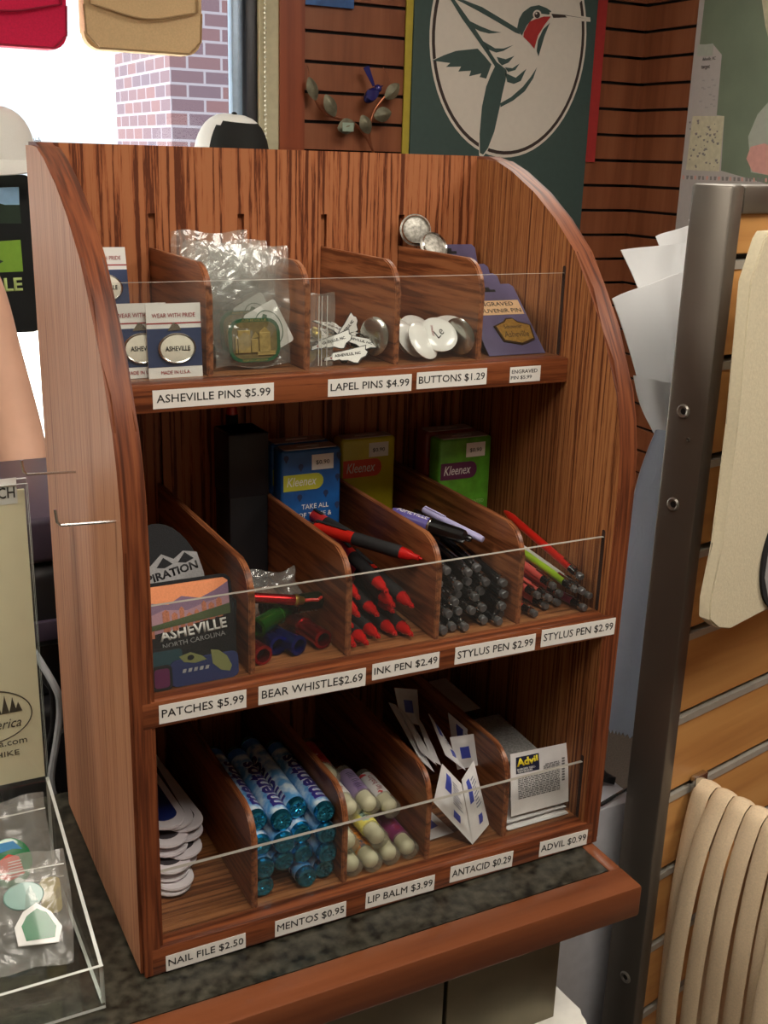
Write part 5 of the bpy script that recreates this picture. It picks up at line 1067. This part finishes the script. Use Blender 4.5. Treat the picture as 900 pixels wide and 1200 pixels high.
ol = G(); pe = [at(-18, 843, 1, yB-.0043)+Vector((.043*math.cos(a), 0, .0275*math.sin(a))) for a in [2*PI*k/40 for k in range(41)]]; ol.tube(pe, .0006, 5)
for k, (dx, hh) in enumerate(((.012, .016), (.019, .021), (.026, .018), (.031, .012))):
    c = at(-18, 843, 1, yB-.0043); ol.prism([(c.x+dx-.0035, c.z+.002), (c.x+dx+.0035, c.z+.002), (c.x+dx+.001, c.z+.002+hh*.6), (c.x+dx, c.z+hh), (c.x+dx-.001, c.z+.002+hh*.6)], .0004, tl(0, yB-.0043, 0) @ FACE)
part('printed_oval', ol, mat('sign_brown', (70, 62, 48), .6), sg, smooth=0)
text('America', mat('sign_brown'), sg, SM(-2, 850), .042, .010, shear=.35); text('america.com', mat('sign_brown'), sg, SM(-4, 873), .056, .0065); text('800-HIKE', mat('sign_brown'), sg, SM(-4, 886), .042, .0055)
zipf = clear('zip_film', (250, 250, 249), .04, .17, .2, (228, 228, 222), .3, 30, fres=.2)
def bagged_enamel(name, lb, M, seed, build, w=.066, h=.095):
    t = thing(name, lb, 'pin', M, 'bagged enamel pins in the acrylic tray'); g = G(); crumple(g, w, h, .0012, seed, .005); part('zip_bag', g, zipf, t, smooth=60)
    g = G(); g.box((-w/2+.002, -.0035, h-.016), (w/2-.002, -.0028, h-.0148)); part('zip_strip', g, mat('zip_plastic'), t, smooth=0); build(t); return t
en = {n: mat('enamel_'+n, c, .25, coat=.5) for n, c in dict(green=(28, 112, 66), blue=(70, 140, 190), red=(206, 84, 72), white=(220, 220, 216), teal=(120, 160, 150), yellow=(214, 196, 120)).items()}
def globe(t):
    M = tl(-.004, -.0065, .052) @ FACE; g = G(); g.lathe([(.0205, 0), (.0205, .0015), (.019, .002), (0, .002)], M, 28, mi=0, sy=1.1); pp = part('pin_plate', g, en['green'], t)
    g = G(); g.prism([(-.013, .010), (-.006, .019), (.006, .019), (.013, .010), (.004, .012), (-.004, .011)], .0004, M @ tl(0, 0, .002), mi=0); g.prism([(-.010, -.012), (-.002, -.016), (.012, -.012), (.009, .004), (.0, .008), (-.008, .004)], .0004, M @ tl(0, 0, .002), mi=1)
    for k in range(6): g.box((-.002+k*.0001, -.013+k*.0026, .0024), (.0105, -.0122+k*.0026, .0028), M, mi=2)
    part('enamel_fields', g, [en['blue'], en['red'], en['white']], pp, smooth=0)
def tree_pin(t):
    M = tl(.004, -.0065, .034) @ FACE; g = G(); pol = [(-.018, -.014), (.016, -.017), (.020, -.004), (.012, .010), (.0, .020), (-.012, .014), (-.020, .002)]; g.prism(pol, .0016, M, bev=.0005); pp = part('pin_plate', g, en['white'], t)
    g = G(); g.prism([(-.011, -.011), (.013, -.012), (.015, -.003), (.008, .010), (0, .015), (-.009, .010), (-.014, .002)], .0005, M @ tl(0, 0, .0016)); part('enamel_field', g, en['green'], pp, smooth=0)
    g = G(); g.lathe([(.0175, 0), (.0165, .0012), (0, .0014)], tl(-.006, -.0055, .062) @ FACE, 24, sy=.7); part('second_pin', g, en['teal'], t)
def yellow_pin(t):
    M = tl(0, -.006, .03) @ FACE; g = G(); g.prism(rrect(-.009, -.016, .009, .016, .005), .0014, M); part('pin_plate', g, en['yellow'], t)
bq = at(30, 1015, 1, .13); bagged_enamel('bagged_enamel_pin', 'bagged round pin with green, blue and red, rearmost in the tray', tl(-.1040, .108, .014) @ rx(-.62), 31, globe, .076, .11)
bagged_enamel('bagged_enamel_pin', 'bagged pin with dark green centre lying foremost in the tray', tl(-.1035, .036, .0135) @ rz(-.12) @ rx(-.80), 37, tree_pin, .066, .1)
bagged_enamel('bagged_enamel_pin', 'bagged yellow pin leaning on the right tray wall', tl(-.0800, .082, .0150) @ rz(-.1) @ rx(-.5), 41, yellow_pin, .030, .06)
bagged_enamel('bagged_enamel_pin', 'bagged pin in the left section beyond the tray divider', tl(-.185, .05, .012) @ rx(-.75), 43, tree_pin, .06, .09)

# ------------------------------------------------------------------ person behind the counter, mostly out of the picture
skin = mat('skin', (222, 174, 148), .5, var=.05, scale=25); tee = mat('grey_tee', (92, 96, 104), .9); jean = mat('denim', (50, 62, 92), .9); hairm = mat('brown_hair', (58, 38, 26), .7)
def grow_skin(name, V, E_, m, parent, sub=2):
    """V: {key: (x, y, z, r)}; one continuous surface round the joints"""
    me = bpy.data.meshes.new(name); keys = list(V); me.from_pydata([V[k][:3] for k in keys], [(keys.index(a), keys.index(b)) for a, b in E_], [])
    o = bpy.data.objects.new(name, me); COL.objects.link(o)
    s_ = o.modifiers.new('skin', 'SKIN'); s_.use_smooth_shade = True
    for k, v in enumerate(me.skin_vertices[0].data):
        q = V[keys[k]]; v.radius = (q[3], q[4] if len(q) > 4 else q[3]); v.use_root = (k == 0)
    ss = o.modifiers.new('sub', 'SUBSURF'); ss.levels = sub; ss.render_levels = sub
    dg = bpy.context.evaluated_depsgraph_get(); dg.update(); nm = bpy.data.meshes.new_from_object(o.evaluated_get(dg)); o.modifiers.clear(); o.data = nm; bpy.data.meshes.remove(me)
    nm.materials.clear(); nm.materials.append(m); nm.polygons.foreach_set('use_smooth', [True]*len(nm.polygons))
    if parent: o.parent = parent
    return o
PX, PY = -.21, 1.13
per = thing('person', 'person with a bare arm reaching down behind the rack', 'person', tl(PX, PY, FL))
def rel(x, y, z): return (x-PX, y-PY, z-FL)
sh = rel(*at(-48, 285, 1, 1.06)); el = rel(*at(20, 500, 1, .99)); wr_ = rel(*at(62, 690, 1, .88)); hd = rel(*(at(62, 690, 1, .88)+Vector((.01, -.045, -.055))))
V = {'pelvis': (0, 0, .95, .15, .11), 'waist': (0, 0, 1.10, .14, .10), 'chest': (0, 0, 1.28, .16, .11), 'neckb': (0, 0, 1.42, .075), 'neck': (0, -.01, 1.49, .055), 'jaw': (0, -.03, 1.555, .065, .075), 'skull': (0, -.015, 1.63, .078, .092), 'crown': (0, -.005, 1.70, .055, .065),
     'shR': (*sh, .060), 'uaR': (*[(a+b)/2 for a, b in zip(sh, el)], .046), 'elR': (*el, .041), 'faR': (*[(a*.6+b*.4) for a, b in zip(el, wr_)], .040), 'wrR': (*wr_, .027, .022), 'haR': (*hd, .036, .017),
     'shL': (-.205, 0, 1.40, .060), 'elL': (-.24, -.02, 1.08, .043), 'faL': (-.24, -.06, .98, .038), 'wrL': (-.235, -.10, .84, .026), 'haL': (-.23, -.12, .76, .017, .036),
     'hipR': (.09, 0, .88, .095), 'kneeR': (.10, -.01, .49, .062), 'calfR': (.10, .01, .33, .056), 'ankR': (.105, .02, .09, .04), 'toeR': (.115, -.15, .035, .036, .03),
     'hipL': (-.09, 0, .88, .095), 'kneeL': (-.10, -.01, .49, .062), 'calfL': (-.10, .01, .33, .056), 'ankL': (-.105, .02, .09, .04), 'toeL': (-.115, -.15, .035, .036, .03)}
E1 = [('pelvis', 'waist'), ('waist', 'chest'), ('chest', 'neckb'), ('neckb', 'neck'), ('neck', 'jaw'), ('jaw', 'skull'), ('skull', 'crown'), ('chest', 'shR'), ('shR', 'uaR'), ('uaR', 'elR'), ('elR', 'faR'), ('faR', 'wrR'), ('wrR', 'haR'), ('chest', 'shL'), ('shL', 'elL'), ('elL', 'faL'), ('faL', 'wrL'), ('wrL', 'haL'),
      ('pelvis', 'hipR'), ('hipR', 'kneeR'), ('kneeR', 'calfR'), ('calfR', 'ankR'), ('ankR', 'toeR'), ('pelvis', 'hipL'), ('hipL', 'kneeL'), ('kneeL', 'calfL'), ('calfL', 'ankL'), ('ankL', 'toeL')]
body = grow_skin('body', V, E1, skin, per)
# fingers, face: joined to the body's own mesh
def fingers(h, d, side, thumb):
    d = Vector(d).normalized(); side = Vector(side).normalized(); dn = d.cross(side).normalized(); dn = dn if dn.z < 0 else -dn; g = G()
    for k, L in enumerate((.068, .078, .072, .056)):
        b = Vector(h)+side*(.027-.018*k)+d*.012; g.tube(spline([b, b+d*L*.5-dn*.004, b+d*L*.82+dn*.008, b+d*L*.96+dn*.020], 4), [.0095]*4+[.009]*4+[.008]*4+[.0062], 8)
    b = Vector(h)+side*.024*thumb-d*.02; g.tube(spline([b, b+side*.026*thumb+d*.02, b+side*.034*thumb+d*.048+dn*.008], 4), [.011]*4+[.0095]*4+[.007], 8)
    return g
g = fingers(hd, (.12, -.35, -1), (1, .15, 0), -1)
g2 = fingers((-.23, -.12, .76), (.03, -.15, -1), (.1, 1, -.1), -1)
for src in (g, g2):
    me = bpy.data.meshes.new('t'); src.bm.normal_update(); src.bm.to_mesh(me); src.bm.free(); bm = bmesh.new(); bm.from_mesh(body.data); bm.from_mesh(me); bm.to_mesh(body.data); bm.free(); bpy.data.meshes.remove(me)
g = G()
g.lathe([(.012, 0), (.009, .018), (.004, .034), (0, .038)], tl(0, -.100, 1.60) @ rx(.25), 10)
for s_ in (-1, 1): g.ball((s_*.079, -.005, 1.60), .026, 12, sc=(.35, .7, 1.1)); g.ball((s_*.030, -.090, 1.622), .0105, 12, mi=1); g.ball((s_*.030, -.0985, 1.622), .0045, 8, mi=2); g.tube([(s_*.046, -.088, 1.638), (s_*.030, -.097, 1.642), (s_*.014, -.098, 1.638)], .0028, 6, mi=2)
g.ball((0, -.098, 1.560), .02, 12, sc=(1.1, .4, .28), mi=3)
me = bpy.data.meshes.new('t'); g.bm.to_mesh(me); g.bm.free(); bm = bmesh.new(); bm.from_mesh(body.data); bm.from_mesh(me); bm.to_mesh(body.data); bm.free(); bpy.data.meshes.remove(me)
for m_x in (mat('eye_white', (226, 222, 216), .3), mat('dark_brown_hair', (52, 34, 24), .5), mat('lip', (176, 96, 84), .5)): body.data.materials.append(m_x)
body.data.polygons.foreach_set('use_smooth', [True]*len(body.data.polygons))
m_ = lambda k, s_=1.0, a=.012: (*V[k][:3], V[k][3]+a, (V[k][4] if len(V[k]) > 4 else V[k][3])+a)
TV = {'a': (0, 0, .93, .165, .125), 'b': m_('waist'), 'c': m_('chest'), 'd': (0, 0, 1.415, .085, .08), 'r': m_('shR'), 'r2': (*[a*.62+b*.38 for a, b in zip(sh, el)], .064), 'l': m_('shL'), 'l2': (-.215, -.01, 1.24, .066)}
grow_skin('t_shirt', TV, [('a', 'b'), ('b', 'c'), ('c', 'd'), ('c', 'r'), ('r', 'r2'), ('c', 'l'), ('l', 'l2')], tee, per)
JV = {'p': (0, 0, .97, .16, .12), 'q': (0, 0, .90, .155, .12)}
for s_ in 'RL':
    for k in ('hip', 'knee', 'calf'): JV[k+s_] = m_(k+s_, a=.014)
    JV['hem'+s_] = (*V['ank'+s_][:2], .11, .058)
grow_skin('jeans', JV, [('p', 'q')]+[e for s_ in 'RL' for e in (('q', 'hip'+s_), ('hip'+s_, 'knee'+s_), ('knee'+s_, 'calf'+s_), ('calf'+s_, 'hem'+s_))], jean, per)
g = G(); g.ball((0, .012, 1.655), .097, 20, sc=(.92, 1.05, .95))
for v in g.bm.verts:
    if v.co.y < -.055 and v.co.z < 1.69: v.co.y = -.055+.2*(v.co.y+.055)
part('hair', g, hairm, per, smooth=60)
